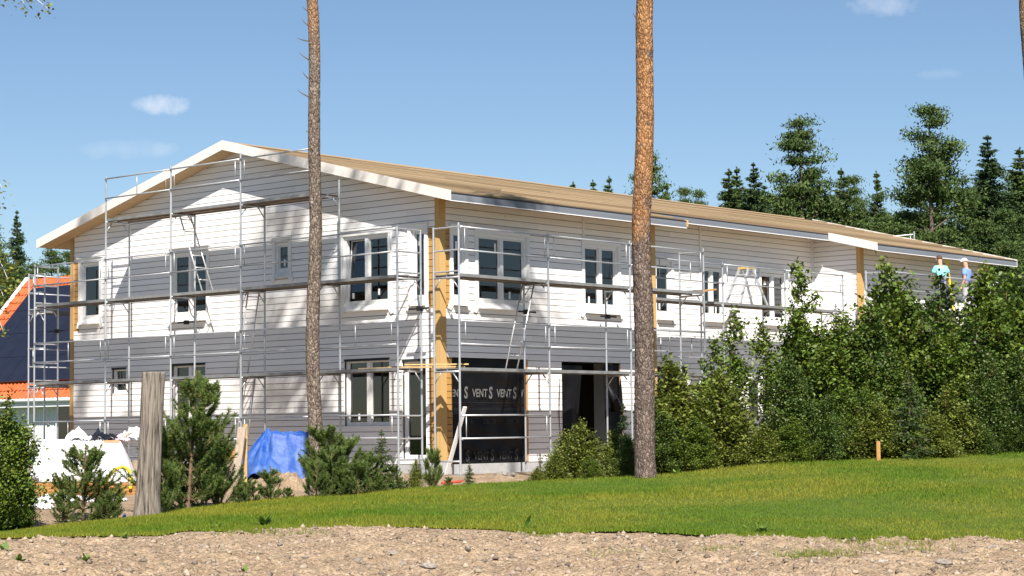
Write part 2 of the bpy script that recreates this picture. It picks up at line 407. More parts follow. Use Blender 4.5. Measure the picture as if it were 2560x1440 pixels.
def np_mesh(name, v, f, smooth=False):
    """v (n,3), f (m,k) arrays"""
    me = bpy.data.meshes.new(name)
    k = f.shape[1]
    me.vertices.add(len(v)); me.vertices.foreach_set('co', np.ascontiguousarray(v, dtype=np.float32).ravel())
    me.loops.add(f.size); me.loops.foreach_set('vertex_index', np.ascontiguousarray(f, dtype=np.int32).ravel())
    me.polygons.add(len(f)); me.polygons.foreach_set('loop_start', np.arange(0, f.size, k, dtype=np.int32))
    me.polygons.foreach_set('loop_total', np.full(len(f), k, dtype=np.int32))
    if smooth: me.polygons.foreach_set('use_smooth', np.ones(len(f), dtype=bool))
    me.update(calc_edges=True); me.validate()
    return me

WL = {}
def put(name, me, m=None, parent=None, loc=(0, 0, 0), rot=None, scale=None, **tags):
    """link ONE object; loc is in world axes, parents carry no rotation unless stated"""
    o = bpy.data.objects.new(name, me); COL.objects.link(o)
    if m is not None and me is not None and not me.materials: me.materials.append(MATS[m])
    loc = Vector(loc)
    WL[o.name] = loc.copy()
    if parent is not None:
        o.parent = parent; loc = loc - WL.get(parent.name, Vector())
    o.location = loc
    if rot is not None:
        if isinstance(rot, Quaternion): o.rotation_mode = 'QUATERNION'; o.rotation_quaternion = rot
        else: o.rotation_euler = rot
    if scale is not None: o.scale = scale
    for k, v in tags.items(): o[k] = v
    return o
def thing(name, label, cat, loc=(0, 0, 0), group=None):
    o = put(name, None, loc=loc); o.empty_display_size = .2
    o['label'] = label; o['category'] = cat
    if group: o['group'] = group
    return o
def local(mb_or_me, name, m, parent, smooth=False):
    """mesh given in world coordinates -> child object of parent"""
    me = mb_or_me.mesh(name, smooth) if isinstance(mb_or_me, MB) else mb_or_me
    off = WL.get(parent.name, Vector()) if parent is not None else Vector()
    if off.length > 0: me.transform(Matrix.Translation(-off))
    return put(name, me, m, parent, off)

_c = MB(); _c.box(-.5, .5, -.5, .5, -.5, .5)
UNIT = {}
def unit_cube(m):
    if ('c', m) not in UNIT:
        me = _c.mesh('unit_box'); me.materials.append(MATS[m]); UNIT[('c', m)] = me
    return UNIT[('c', m)]
def unit_tube(m):
    if ('t', m) not in UNIT:
        b = MB(); b.tube([(0, 0, 0), (0, 0, 1)], 1, 8); me = b.mesh('unit_tube', True); me.materials.append(MATS[m]); UNIT[('t', m)] = me
    return UNIT[('t', m)]
def pbox(name, m, parent, x0, x1, y0, y1, z0, z1, **t):
    return put(name, unit_cube(m), None, parent, ((x0 + x1) / 2, (y0 + y1) / 2, (z0 + z1) / 2), scale=(abs(x1 - x0), abs(y1 - y0), abs(z1 - z0)), **t)
def ptube(name, m, parent, p, q, r):
    p, q = Vector(p), Vector(q); d = q - p
    return put(name, unit_tube(m), None, parent, p, d.to_track_quat('Z', 'Y'), (r, r, d.length))

# ------------------------------------------------------------------ ground
def H_(px, py, d):
    p = atd(px, py, d); s, dd = sd_of(p); return (s, dd, p.z)
crest = np.array([H_(*a) for a in [(-220, 1352, 20.5), (0, 1338, 21.5), (130, 1322, 22.5), (340, 1295, 24.5), (620, 1257, 26), (850, 1240, 27), (1200, 1212, 28), (1610, 1196, 28.8), (1900, 1167, 29.5), (2200, 1150, 30.5), (2560, 1136, 31.5), (2900, 1128, 32.5), (3700, 1118, 34)]])
near = np.array([H_(*a) for a in [(-300, 1352, 19.3), (0, 1348, 19.4), (200, 1342, 19.5), (400, 1345, 19.3), (440, 1335, 19.6), (600, 1328, 19.8), (1000, 1320, 20), (1250, 1328, 19.8), (1330, 1337, 19.6), (1560, 1330, 19.8), (1750, 1340, 19.5), (2000, 1346, 19.4), (2200, 1350, 19.3), (2560, 1357, 19.1), (3000, 1365, 19)]])
front = np.array([H_(*a) for a in [(-300, 1440, 13.6), (1280, 1440, 13.8), (2900, 1446, 13.6)]])
GZ = -0.30
def interp(tab, s, c): return np.interp(s, tab[:, 0], tab[:, c])
def height(s, d):
    s = np.asarray(s, float); d = np.asarray(d, float)
    fd, fz = interp(front, s, 1), interp(front, s, 2)
    nd, nz = interp(near, s, 1), interp(near, s, 2)
    cd_, cz = interp(crest, s, 1), interp(crest, s, 2)
    z = np.where(d < fd, fz + (-1.0 - fz) * np.clip((fd - d) / 6, 0, 1), 0)
    z = np.where((d >= fd) & (d < nd), fz + (nz - fz) * np.clip((d - fd) / (nd - fd), 0, 1), z)
    t = np.clip((d - nd) / (cd_ - nd), 0, 1)
    z = np.where((d >= nd) & (d < cd_), nz + (cz - nz) * t + .0 * np.sin(t * math.pi), z)
    t = np.clip((d - cd_) / 4.0, 0, 1); t = t * t * (3 - 2 * t)
    z = np.where(d >= cd_, cz + (GZ - cz) * t, z)
    return z
def gz(p):
    s, d = sd_of(Vector(p)); return float(height(s, d))
def gpt(px, d, dz=0.0):
    """ground point under pixel column px at depth d"""
    q = atd(px, 1080, d); s, dd = sd_of(q); z = float(height(s, dd))
    return Vector((q.x, q.y, z + dz))

def clods(S, D):
    nd = interp(near, S, 1)
    w = np.clip((nd + .1 - D) / .5, 0, 1)
    b = .085 * fbm(S, D, .9, 3, 3) + .060 * fbm(S, D, 3.1, 3, 9)
    f = fbm(S, D, 7.5, 3, 21); b = b + .042 * f + .036 * fbm(S, D, 17, 2, 31)
    ridge = np.abs(fbm(S, D, 2.2, 3, 41)); b = b - .05 * np.clip(.10 - ridge, 0, 1) / .10 * np.clip(S + 1.2, 0, 2) / 2
    return b * w

sg = np.unique(np.concatenate([np.linspace(-5.8, 5.8, 330), np.array([-900, -500, -250, -120, -70, -45, -30, -22, -17, -13, -11, -9, -8, -7, 7, 8, 9, 11, 13, 17, 22, 30, 45, 70, 120, 250, 500, 900.])]))
dg = np.unique(np.concatenate([np.linspace(12.6, 20.4, 230), np.linspace(20.6, 46, 70), np.array([-300, -120, -60, -30, -15, -5, 0, 4, 7, 9, 10.5, 11.6, 50, 56, 64, 75, 90, 120, 170, 260, 420, 700, 1200, 2200.])]))
S, D = np.meshgrid(sg, dg)
Z = height(S, D) + clods(S, D) + np.where((D > 33) & (D < 60), .05 * fbm(S, D, .7, 3, 55), 0)
X = CAM.x + RH.x * S + FH.x * D; Y = CAM.y + RH.y * S + FH.y * D
nv = np.stack([X.ravel(), Y.ravel(), Z.ravel()], 1)
nr, nc = S.shape
idx = np.arange(nr * nc).reshape(nr, nc)
gf = np.stack([idx[:-1, :-1], idx[:-1, 1:], idx[1:, 1:], idx[1:, :-1]], -1).reshape(-1, 4)
put('ground', np_mesh('ground', nv, gf, True), 'dirt', kind='structure', label='bare sandy dirt around the building site')

# lawn sheet
ss = np.linspace(-7.6, 20, 520); tt = np.linspace(0, 1, 50)
LS = np.repeat(ss[None, :], len(tt), 0); LT = np.repeat(tt[:, None], len(ss), 1)
edge = .42 * fbm(LS * 1.0, LS * 0 + 3, 1.5, 4, 77, .6)
LN = interp(near, LS, 1) + edge; LC = interp(crest, LS, 1) + .35
LD = LN + (LC - LN) * LT
LZ = height(LS, LD) + .014
LX = CAM.x + RH.x * LS + FH.x * LD; LY = CAM.y + RH.y * LS + FH.y * LD
n1, n2 = LS.shape; li = np.arange(n1 * n2).reshape(n1, n2)
lf = np.stack([li[:-1, :-1], li[:-1, 1:], li[1:, 1:], li[1:, :-1]], -1).reshape(-1, 4)
put('lawn', np_mesh('lawn', np.stack([LX.ravel(), LY.ravel(), LZ.ravel()], 1), lf, True), 'turf', kind='structure', label='gently sloping strip of mown lawn in front of the house')

def blades(name, s, d, hgt, wid, m, label, zoff=.01):
    n = len(s)
    z = height(s, d) + zoff
    bx = CAM.x + RH.x * s + FH.x * d; by = CAM.y + RH.y * s + FH.y * d
    a = RNG.uniform(0, 2 * math.pi, n); lean = RNG.uniform(.1, .75, n) * hgt; la = RNG.uniform(0, 2 * math.pi, n)
    dx, dy = np.cos(a) * wid / 2, np.sin(a) * wid / 2
    v = np.empty((n, 3, 3))
    v[:, 0] = np.stack([bx - dx, by - dy, z], 1); v[:, 1] = np.stack([bx + dx, by + dy, z], 1)
    v[:, 2] = np.stack([bx + np.cos(la) * lean, by + np.sin(la) * lean, z + hgt], 1)
    return put(name, np_mesh(name, v.reshape(-1, 3), np.arange(n * 3).reshape(-1, 3)), m, kind='stuff', label=label)
N = 380000
s = RNG.uniform(-7.4, 12.5, N); t = RNG.uniform(0, 1, N) ** 1.15
nd = interp(near, s, 1) + .42 * fbm(s, s * 0 + 3, 1.5, 4, 77, .6); cd_ = interp(crest, s, 1) + .3
d = nd - np.abs(RNG.normal(0, .07, N)) + (cd_ - nd) * t
keep = np.abs(s - .6) < d * .33 + .3
s, d, t = s[keep], d[keep], t[keep]
pat = fbm(s * .35, d, .8, 3, 5)
hh = RNG.uniform(.018, .042, len(s)) * (1 + 1.1 * np.clip(pat, -.3, .6)) * (1 + .5 * np.clip((.12 - t) / .12, 0, 1))
blades('grass', s, d, hh, RNG.uniform(.006, .011, len(s)), 'blade', 'short green grass of the lawn')
# straggling grass on the dirt bank
sp = []; 
for (px, py, d0, n, spread) in [(2120, 1395, 16.4, 900, .34), (2250, 1380, 16.9, 500, .25), (2000, 1402, 16.2, 300, .2), (1800, 1385, 16.8, 160, .10), (2550, 1390, 16.6, 700, .22), (760, 1340, 18.9, 120, .12), (1580, 1400, 16.2, 120, .2), (1330, 1340, 19.2, 160, .15), (620, 1330, 19.4, 500, .14), (2210, 1352, 18.9, 900, .45)]:
    q = atd(px, py, d0); s0, dd = sd_of(q)
    sp.append(np.stack([RNG.normal(s0, spread, n), RNG.normal(dd, spread * .8, n)], 1))
sp = np.concatenate(sp)
blades('rough_grass', sp[:, 0], sp[:, 1], RNG.uniform(.03, .085, len(sp)), RNG.uniform(.004, .009, len(sp)), 'blade', 'thin grass sprouting on the dirt bank', zoff=-.01)

# pebbles (uncountable) and single stones
def stone_mesh(name, seed, flat=.65, sub=2):
    bm = bmesh.new(); bmesh.ops.create_icosphere(bm, subdivisions=sub, radius=.5)
    rr = random.Random(seed)
    pl = [(Vector((rr.gauss(0, 1), rr.gauss(0, 1), rr.gauss(0, 1))).normalized(), rr.uniform(.26, .44)) for _ in range(9)]
    for v in bm.verts:
        for n_, k in pl:
            e = v.co.dot(n_) - k
            if e > 0: v.co -= n_ * e
        v.co.z *= flat
    me = bpy.data.meshes.new(name); bm.to_mesh(me); bm.free(); return me
NP = 14000
s = RNG.uniform(-5.6, 5.6, NP); d = RNG.uniform(13.2, 20.2, NP)
d = np.minimum(d, interp(near, s, 1) - RNG.uniform(.0, .3, NP)); 
size = .005 + .030 * RNG.random(NP) ** 4.0
z = height(s, d) + clods(s, d) + size * .1
oct_v = np.array([(1, 0, 0), (-1, 0, 0), (0, 1, 0), (0, -1, 0), (0, 0, .7), (0, 0, -.7)], float)
oct_f = np.array([(0, 2, 4), (2, 1, 4), (1, 3, 4), (3, 0, 4), (2, 0, 5), (1, 2, 5), (3, 1, 5), (0, 3, 5)])
V = oct_v[None] * size[:, None, None] * RNG.uniform(.45, 1.5, (NP, 6, 1))
V[..., 0] += (CAM.x + RH.x * s + FH.x * d)[:, None]; V[..., 1] += (CAM.y + RH.y * s + FH.y * d)[:, None]; V[..., 2] += z[:, None]
F_ = (oct_f[None] + (np.arange(NP) * 6)[:, None, None]).reshape(-1, 3)
put('pebbles', np_mesh('pebbles', V.reshape(-1, 3), F_), 'pebble', kind='stuff', label='loose pebbles scattered over the dirt bank')
SM = [stone_mesh('stone_shape', i, .6 + .1 * (i % 3)) for i in range(5)]
for me in SM: me.materials.append(MATS['stone'])
stones = [(892, 1398, 15.5, .115, 'flat brown stone half sunk in dirt below the lawn, left of the pale round stone'), (1008, 1399, 15.5, .055, 'pale round stone in the dirt near bottom centre'),
          (985, 1388, 15.9, .06, 'darker stone touching the pale round stone in the dirt'), (1070, 1432, 14.4, .10, 'grey stone at the bottom edge below the pale round stone'),
          (1434, 1397, 15.6, .05, 'small blue-grey stone in dirt right of centre'), (1402, 1425, 14.6, .085, 'brown clod-like stone at lower edge, right of the blue-grey stone'),
          (1564, 1370, 17.0, .055, 'long pale stone just below the lawn under the orange pine trunk'), (1763, 1412, 15.2, .05, 'white upright stone in dirt right of the orange pine trunk'),
          (2480, 1375, 17.0, .15, 'big dark-sided stone under the lawn edge at far right'), (2205, 1405, 15.4, .12, 'broad sandy stone beside the grass tuft on the dirt, right'),
          (2360, 1420, 15.0, .12, 'sandy stone low in the dirt bank towards the right edge'), (1170, 1378, 16.5, .08, 'pale wedge stone poking from dirt under the lawn centre'),
          (507, 1371, 16.8, .07, 'pale stone in the dirt below the fat pine sapling'), (356, 1388, 16.2, .05, 'small stone in dirt at lower left above the weed tuft'),
          (78, 1385, 16.3, .06, 'reddish stone in the dirt at far left'), (310, 1425, 14.9, .07, 'tan stone at the bottom left beside the weeds'),
          (1890, 1390, 16.0, .055, 'bright stone at the left end of the rough grass strip'), (700, 1378, 16.6, .05, 'sandy stone in dirt between the sapling and bottom centre'),
          (1620, 1385, 16.3, .05, 'dull stone directly under the orange pine trunk in dirt'), (760, 1388, 16.1, .055, 'bluish stone in the dirt left of centre')]
for i, (px, py, d, sz, lb) in enumerate(stones):
    q = atd(px, py, d); s_, dd = sd_of(q)
    zz = float(height(s_, dd) + clods(np.array([s_]), np.array([dd]))[0])
    put('stone', SM[i % 5], None, None, (q.x, q.y, zz + sz * .12), (random.uniform(-.2, .2), random.uniform(-.2, .2), random.uniform(0, 6)), (sz * random.uniform(1.1, 1.5), sz, sz * random.uniform(.75, 1.1)), label=lb, category='stone', group='stones on the dirt bank')
for (px, py, d, sz, lb) in [(1252, 1188, 39, .30, 'flat grey boulder lying in the sand by the foundation'), (1276, 1181, 39.6, .24, 'pale sand-coloured boulder behind the flat grey boulder')]:
    q = atd(px, py, d); zz = gz(q)
    put('boulder', SM[2], None, None, (q.x, q.y, zz + sz * .15), (0, .1, .8 + YAW), (sz * 1.3, sz, sz * .8), label=lb, category='stone', group='boulders by the foundation')

# ================================================================== the house under construction
W, RY, L1, L2, L3 = 13.31, 6.655, 7.76, 17.54, 25.05     # gable width, ridge line, wall ends along X
REC = 1.6                                                # recess of the middle section
ZR, SL = 7.63, .2495                                     # roof top at the ridge, slope
ROW = .145
def rtop(y): return ZR - abs(y - RY) * SL
house = thing('house', 'large two-storey white timber house under construction with bare wooden roof', 'house')

class Frame:
    def __init__(s, o, u, n): s.o = Vector(o); s.u = Vector(u); s.n = Vector(n)
    def p(s, a, b, z): return s.o + s.u * a + s.n * b + Vector((0, 0, z))
    def ext(s, a0, a1, b0, b1):
        p, q = s.p(a0, b0, 0), s.p(a1, b1, 0)
        return min(p.x, q.x), max(p.x, q.x), min(p.y, q.y), max(p.y, q.y)
    def pb(s, name, m, parent, a0, a1, b0, b1, z0, z1): return pbox(name, m, parent, *s.ext(a0, a1, b0, b1), z0, z1)
    def mb(s, mb, a0, a1, b0, b1, z0, z1): mb.box(*s.ext(a0, a1, b0, b1), z0, z1)

def make_wall(name, fr, L, z0, top, gable, openings, raws, seed, skip_sides=(0, 0), core_from=0.03, slope_end=False):
    rr = random.Random(seed)
    core = MB(); core_top = top - .42 if slope_end else top
    us = sorted({core_from, L - .03, *[o[0] for o in openings], *[o[1] for o in openings]})
    zs = sorted({z0, core_top, *[min(max(o[2], z0), top) for o in openings], *[o[3] for o in openings]})
    for i in range(len(us) - 1):
        for j in range(len(zs) - 1):
            cu, cz = (us[i] + us[i + 1]) / 2, (zs[j] + zs[j + 1]) / 2
            if any(o[0] < cu < o[1] and o[2] < cz < o[3] for o in openings): continue
            fr.mb(core, us[i], us[i + 1], -.24, -.026, zs[j], zs[j + 1])
    if gable:
        pts = [(.03, top), (L - .03, top), (L / 2, ZR - .16)]
        vs = [fr.p(a, b, z) for b in (-.24, -.026) for a, z in pts]
        core.add(vs, [(0, 1, 2), (3, 5, 4), (0, 3, 4, 1), (1, 4, 5, 2), (2, 5, 3, 0)])
    wall_o = local(core, name, 'core', house)
    k = 0
    ztop = (ZR - .17) if gable else top
    while z0 + k * ROW < ztop - .03:
        zb = z0 + k * ROW; zt = min(zb + ROW, ztop); k += 1
        a0, a1 = skip_sides[0], L - skip_sides[1]
        if gable:
            zm = zb
            if zm > rtop(0) - .17:
                ins = (zm - (rtop(0) - .17)) / SL
                a0, a1 = max(a0, ins), min(a1, L - ins)
        if slope_end and zb > rtop(0) - .19: a1 = L - (zb - (rtop(0) - .19)) / SL
        if a1 - a0 < .15: continue
        rects = list(openings) + [(*r, 'raw') for r in raws]
        br = sorted({a0, a1, *[x for o in rects for x in o[:2] if a0 < x < a1]})
        cells = []
        for i in range(len(br) - 1):
            u0_, u1_ = br[i], br[i + 1]; cu = (u0_ + u1_) / 2
            zr = [(zb, zt, 'white_boards')]
            for o in rects:
                if not (o[0] < cu < o[1]): continue
                new = []
                for (p, q, m) in zr:
                    lo, hi = max(p, o[2]), min(q, o[3])
                    if hi - lo <= 1e-6: new.append((p, q, m)); continue
                    if lo - p > .012: new.append((p, lo, m))
                    if q - hi > .012: new.append((hi, q, m))
                    if len(o) > 4 and o[4] == 'raw': new.append((lo, hi, 'raw_boards'))
                zr = new
            for seg in zr: cells.append([u0_, u1_, *seg])
        cells.sort(key=lambda c: (c[2], c[3], c[4], c[0]))
        merged = []
        for c in cells:
            if merged and abs(merged[-1][1] - c[0]) < 1e-6 and merged[-1][2:] == c[2:]: merged[-1][1] = c[1]
            else: merged.append(list(c))
        for (p, q, lo, hi, m) in merged:
            cuts = [p]
            while q - cuts[-1] > 5.0: cuts.append(cuts[-1] + rr.uniform(2.4, 4.6))
            cuts.append(q)
            for i in range(len(cuts) - 1):
                e = rr.uniform(-.0015, .0015)
                g0 = .0065 if abs(lo - zb) < 1e-6 else 0; g1 = .0065 if abs(hi - zt) < 1e-6 else 0
                fr.pb('board', m, wall_o, cuts[i] + .0012, cuts[i + 1] - .0012, -.024, e, lo + g0, hi - g1)
    return wall_o

def make_window(fr, a0, a1, z0, z1, panes=1, cased=True, depth=.05, tilt=None, stickers=(), split=None, label=None):
    w = MB(); b = .055
    d0 = -depth - .07
    for (p, q, r, s_) in [(a0, a0 + b, z0, z1), (a1 - b, a1, z0, z1), (a0 + b, a1 - b, z0, z0 + b), (a0 + b, a1 - b, z1 - b, z1)]:
        fr.mb(w, p, q, d0, -depth + .03, r, s_)
    edges = [a0 + b, a1 - b]
    if panes == 2:
        m_ = split or (a0 + a1) / 2
        fr.mb(w, m_ - .055, m_ + .055, d0, -depth + .036, z0 + b, z1 - b)
        edges = [a0 + b, m_ - .055, m_ + .055, a1 - b]
    root = local(w, 'window', 'white_trim', house)
    if label: root['label'] = label
    for i in range(0, len(edges), 2):
        p, q = edges[i], edges[i + 1]
        sm = MB(); t = .03
        rot = tilt if (tilt and i == 0) else 0
        def fn(a, bb, z): return fr.p(a, bb - (z - z0) * math.tan(rot), z)
        gap = .002
        for (c0, c1, r, s_) in [(p + gap, p + t, z0 + b, z1 - b - gap), (q - t, q - gap, z0 + b, z1 - b - gap), (p + t, q - t, z0 + b + gap, z0 + b + t), (p + t, q - t, z1 - b - t, z1 - b - gap)]:
            sm.box(c0, c1, -depth - .055, -depth - .005, r, s_, fn)
        local(sm, 'sash', 'white_trim', root)
        pm = MB(); pm.box(p + t, q - t, -depth - .034, -depth - .026, z0 + b + t, z1 - b - t, fn)
        local(pm, 'pane', 'window_glass', root)
    for (sa, sz, sw, sh) in stickers:
        fr.pb('sticker', 'sticker', root, sa - sw / 2, sa + sw / 2, -depth - .024, -depth - .021, sz - sh / 2, sz + sh / 2)
    # reveal lining
    lin = MB()
    for (p, q, r, s_) in [(a0 - .012, a0 - .001, z0, z1), (a1 + .001, a1 + .012, z0, z1), (a0 - .012, a1 + .012, z0 - .012, z0 - .001)]:
        fr.mb(lin, p, q, -.22, .004, r, s_)
    local(lin, 'reveal', 'white_trim', root)
    if cased:
        c = MB(); cw = .105
        fr.mb(c, a0 - cw, a0 - .013, .004, .034, z0 - .04, z1 + .02)
        fr.mb(c, a1 + .013, a1 + cw, .004, .034, z0 - .04, z1 + .02)
        for sg_, e in ((-1, a0), (1, a1)):           # wings flaring out at the foot of the side casings
            pts = [(e + sg_ * .013, z0 - .04), (e + sg_ * cw, z0 - .04), (e + sg_ * (cw + .07), z0 - .235), (e + sg_ * (cw - .02), z0 - .265), (e + sg_ * .02, z0 - .18)]
            vs = [fr.p(a, bb, z) for bb in (.004, .034) for a, z in pts]; n = 5
            c.add(vs, [tuple(range(n)), tuple(range(2 * n - 1, n - 1, -1))] + [(i, (i + 1) % n, n + (i + 1) % n, n + i) for i in range(n)])
        fr.mb(c, a0 - cw, a1 + cw, .006, .038, z1 + .022, z1 + .13)
        local(c, 'casing', 'white_trim', root)
        s1 = MB()
        vs = []
        for a in (a0 - .02, a1 + .02):
            vs += [fr.p(a, .002, z0 - .015), fr.p(a, .002, z0 - .15), fr.p(a, .13, z0 - .165), fr.p(a, .13, z0 - .14)]
        s1.add(vs, [(0, 1, 2, 3), (7, 6, 5, 4), (0, 4, 5, 1), (1, 5, 6, 2), (2, 6, 7, 3), (3, 7, 4, 0)])
        local(s1, 'sill', 'white_trim', root)
        fr.pb('hood', 'white_trim', root, a0 - cw - .03, a1 + cw + .03, .004, .075, z1 + .132, z1 + .152)
    return root

FG = Frame((0, W, 0), (0, -1, 0), (-1, 0, 0))            # gable, u = W - y
FL = Frame((0, 0, 0), (1, 0, 0), (0, -1, 0))             # long wall (sections 1 and 3)
FM = Frame((0, REC, 0), (1, 0, 0), (0, -1, 0))           # recessed middle section
FRt = Frame((L2, REC, 0), (0, -1, 0), (-1, 0, 0))        # return wall between 2 and 3
Z0 = -.08
gab_op = [(12.12, 12.88, 3.68, 5.12), (7.85, 9.15, 3.58, 5.12), (4.88, 5.32, 4.45, 5.12), (1.57, 3.0, 3.54, 5.09), (.44, .84, 3.57, 5.1), (11.0, 11.6, 1.7, 2.36), (7.9, 9.2, .22, 2.38), (1.57, 3.02, .78, 2.30), (.44, 1.17, .04, 2.24)]
gop = [(W - b, W - a, c, d_) for (a, b, c, d_) in gab_op]
make_wall('gable_wall', FG, W, Z0, 5.74, True, gop, [(W - .335, W - .11, 3.34, 5.12), (W - .335, W - .11, Z0, 2.265), (.11, .33, 3.36, 5.2)], 3)
gw = dict(zip('w0 w1 tiny w2 ws l0 l1 l2 door'.split(), gop))
make_window(FG, *gw['w0'], 1, stickers=[])
make_window(FG, *gw['w1'], 2)
make_window(FG, *gw['tiny'], 1, stickers=[(W - 5.1, 4.66, .05, .16)])
make_window(FG, *gw['w2'], 2, tilt=rad(4.5), stickers=[(W - 2.78, 3.75, .07, .13), (W - 1.95, 3.80, .06, .14)])
make_window(FG, *gw['ws'], 1, stickers=[(W - .66, 4.86, .07, .2)])
make_window(FG, *gw['l0'], 1, cased=False, depth=.10)
make_window(FG, *gw['l1'], 2, cased=False, depth=.10)
make_window(FG, *gw['l2'], 2, cased=False, depth=.10, stickers=[(W - 2.66, .98, .06, .16)])
make_window(FG, *gw['door'], 1, cased=False, depth=.10, label='tall glazed door window beside the corner post')

s1_op = [(.42, .80, 3.57, 5.06), (1.25, 2.9, 3.53, 5.05), (5.03, 6.3, 3.57, 5.05), (.37, 2.93, -.08, 2.265), (4.14, 6.37, -.08, 2.23)]
make_wall('long_wall', FL, L1, Z0, 5.80, False, s1_op, [(.17, .365, 3.34, 5.14), (.17, .365, Z0, 2.265)], 5)
make_window(FL, *s1_op[0], 1, stickers=[(.62, 4.75, .07, .2)])
make_window(FL, *s1_op[1], 2, stickers=[(1.92, 4.78, .06, .2), (2.4, 3.72, .06, .16)])
make_window(FL, *s1_op[2], 2, stickers=[(5.28, 3.74, .06, .16), (5.95, 3.74, .06, .16)])
s2_op = [(9.97, 10.62, 3.66, 5.03), (12.0, 13.02, 3.68, 4.99), (14.85, 16.08, 3.68, 4.99), (9.9, 11.3, .1, 2.28), (14.1, 15.5, .75, 2.0)]
make_wall('recessed_wall', FM, L2, Z0, 6.18, False, [o for o in s2_op], [], 8, skip_sides=(L1 - .2, .0), core_from=L1)
make_window(FM, *s2_op[0], 1, stickers=[(10.2, 3.86, .06, .16)])
make_window(FM, *s2_op[1], 2, stickers=[(12.75, 3.86, .06, .16)])
make_window(FM, *s2_op[2], 2, stickers=[(15.15, 4.72, .12, .1)])
make_window(FM, *s2_op[4], 2)
make_wall('return_wall', FRt, REC, Z0, 6.2, False, [], [], 12, slope_end=True)
FL3 = Frame((L2, 0, 0), (1, 0, 0), (0, -1, 0))
make_wall('end_wall_section', FL3, L3 - L2, Z0, 5.80, False, [], [], 14)
# plain walls the photo does not show
bk = MB()
bk.box(.03, L3, W - .2, W, Z0, 5.7); bk.box(L3 - .2, L3, .25, W - .21, Z0, 5.7); bk.box(L1 - .2, L1 - .01, .03, REC + .2, Z0, 5.8)
vs = [(x, y, z) for x in (L3 - .2, L3) for y, z in ((.1, 5.71), (W - .1, 5.71), (RY, ZR - .17))]
bk.add(vs, [(0, 2, 1), (3, 4, 5), (0, 1, 4, 3), (1, 2, 5, 4), (2, 0, 3, 5)])
local(bk, 'rear_wall', 'white_trim', house)
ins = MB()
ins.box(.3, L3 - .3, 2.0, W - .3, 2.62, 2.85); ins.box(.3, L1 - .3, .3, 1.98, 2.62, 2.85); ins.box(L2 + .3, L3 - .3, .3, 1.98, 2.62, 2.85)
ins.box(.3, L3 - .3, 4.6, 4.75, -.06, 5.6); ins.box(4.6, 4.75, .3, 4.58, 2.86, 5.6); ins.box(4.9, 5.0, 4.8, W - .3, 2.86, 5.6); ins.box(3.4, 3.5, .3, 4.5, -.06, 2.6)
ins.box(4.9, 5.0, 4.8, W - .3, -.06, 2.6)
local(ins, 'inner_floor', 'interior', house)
fd = MB()
fd.box(.01, L1, .012, W, -.75, -.085); fd.box(L1 + .001, L2 - .001, REC + .012, W, -.75, -.085); fd.box(L2, L3, .012, W, -.75, -.085)
local(fd, 'foundation', 'concrete', house)

# corner posts, trim strips
def post(name, m, x0, x1, y0, y1, z0, z1): return pbox(name, m, house, x0, x1, y0, y1, z0, z1)
post('corner_post', 'raw_post', -.030, .0, -.03, .108, -.10, 5.80)
post('corner_post', 'raw_post', .001, .168, -.031, -.003, -.10, 5.84)
post('corner_post', 'brown_post', -.028, -.001, W - .105, W + .03, -.10, 5.86)
post('corner_post', 'raw_post', L1 - .13, L1 + .01, -.03, -.003, -.10, 5.80)
post('corner_post', 'raw_post', L1 + .011, L1 + .04, -.03, .1, -.10, 5.80)
post('corner_post', 'raw_post', L2 - .03, L2 - .003, -.03, .11, -.10, 5.84)
post('corner_post', 'raw_post', L2 - .002, L2 + .14, -.031, -.003, -.10, 5.84)
post('corner_post', 'raw_post', L3 - .14, L3, -.03, -.003, -.10, 5.80)
post('trim_strip', 'white_trim', 4.97, 5.03, -.03, -.003, 5.25, 5.80)
post('trim_strip', 'white_trim', 11.92, 11.99, REC - .03, REC - .003, 5.16, 6.18)
post('trim_strip', 'white_trim', L2 - .07, L2 - .003, REC - .03, REC - .003, -.08, 6.18)

# dark plastic sheet over the door openings
mem = MB(); nu, nz_ = 40, 36
for j in range(nz_ + 1):
    for i in range(nu + 1):
        a = .372 + (2.88 - .372) * i / nu; z = -.10 + 2.36 * j / nz_
        b = -.055 + .018 * math.sin(i * .5 + j * .13) * math.sin(j * .35 + .5) + .012 * math.sin(j * .9 + i * .2) - (.02 if abs(z - 1.18) < .08 else 0)
        mem.v.append(tuple(FL.p(a, b, z)))
for j in range(nz_):
    for i in range(nu):
        q = j * (nu + 1) + i; mem.f.append((q, q + 1, q + nu + 2, q + nu + 1))
sheet = local(mem, 'membrane', 'membrane', house, True)
FONT = bpy.data.fonts[0] if bpy.data.fonts else None
def lettering(txt, a, z, size, m, parent, shear=0.0, bold=.004, sx=1.0):
    cu = bpy.data.curves.new('lettering', 'FONT'); cu.body = txt; cu.size = size; cu.shear = shear; cu.offset = bold; cu.resolution_u = 3
    o = bpy.data.objects.new('lettering_tmp', cu); COL.objects.link(o)
    dg_ = bpy.context.evaluated_depsgraph_get(); me = bpy.data.meshes.new_from_object(o.evaluated_get(dg_))
    bpy.data.objects.remove(o)
    for v in me.vertices:
        x, y = v.co.x * sx, v.co.y
        v.co = FL.p(a + x, -.024, z + y)
    me.materials.clear()
    return put('lettering', me, m, parent)
for (z, m, a_) in ((1.40, 'lettering', .36), (-.0, 'lettering_dim', .40)):
    a = a_
    if z > 1: lettering('ENT', a + .02, z, .23, m, sheet, 0, .006, .72)
    a += .42
    for k in range(3):
        lettering('S', a, z - .03, .36, m, sheet, .08, .012, .72)
        if k < 2: lettering('VENT', a + .27, z, .25, m, sheet, .06, .006, .80)
        else: lettering('V NT', a + .27, z, .25, m, sheet, .06, .006, .62)
        a += .82
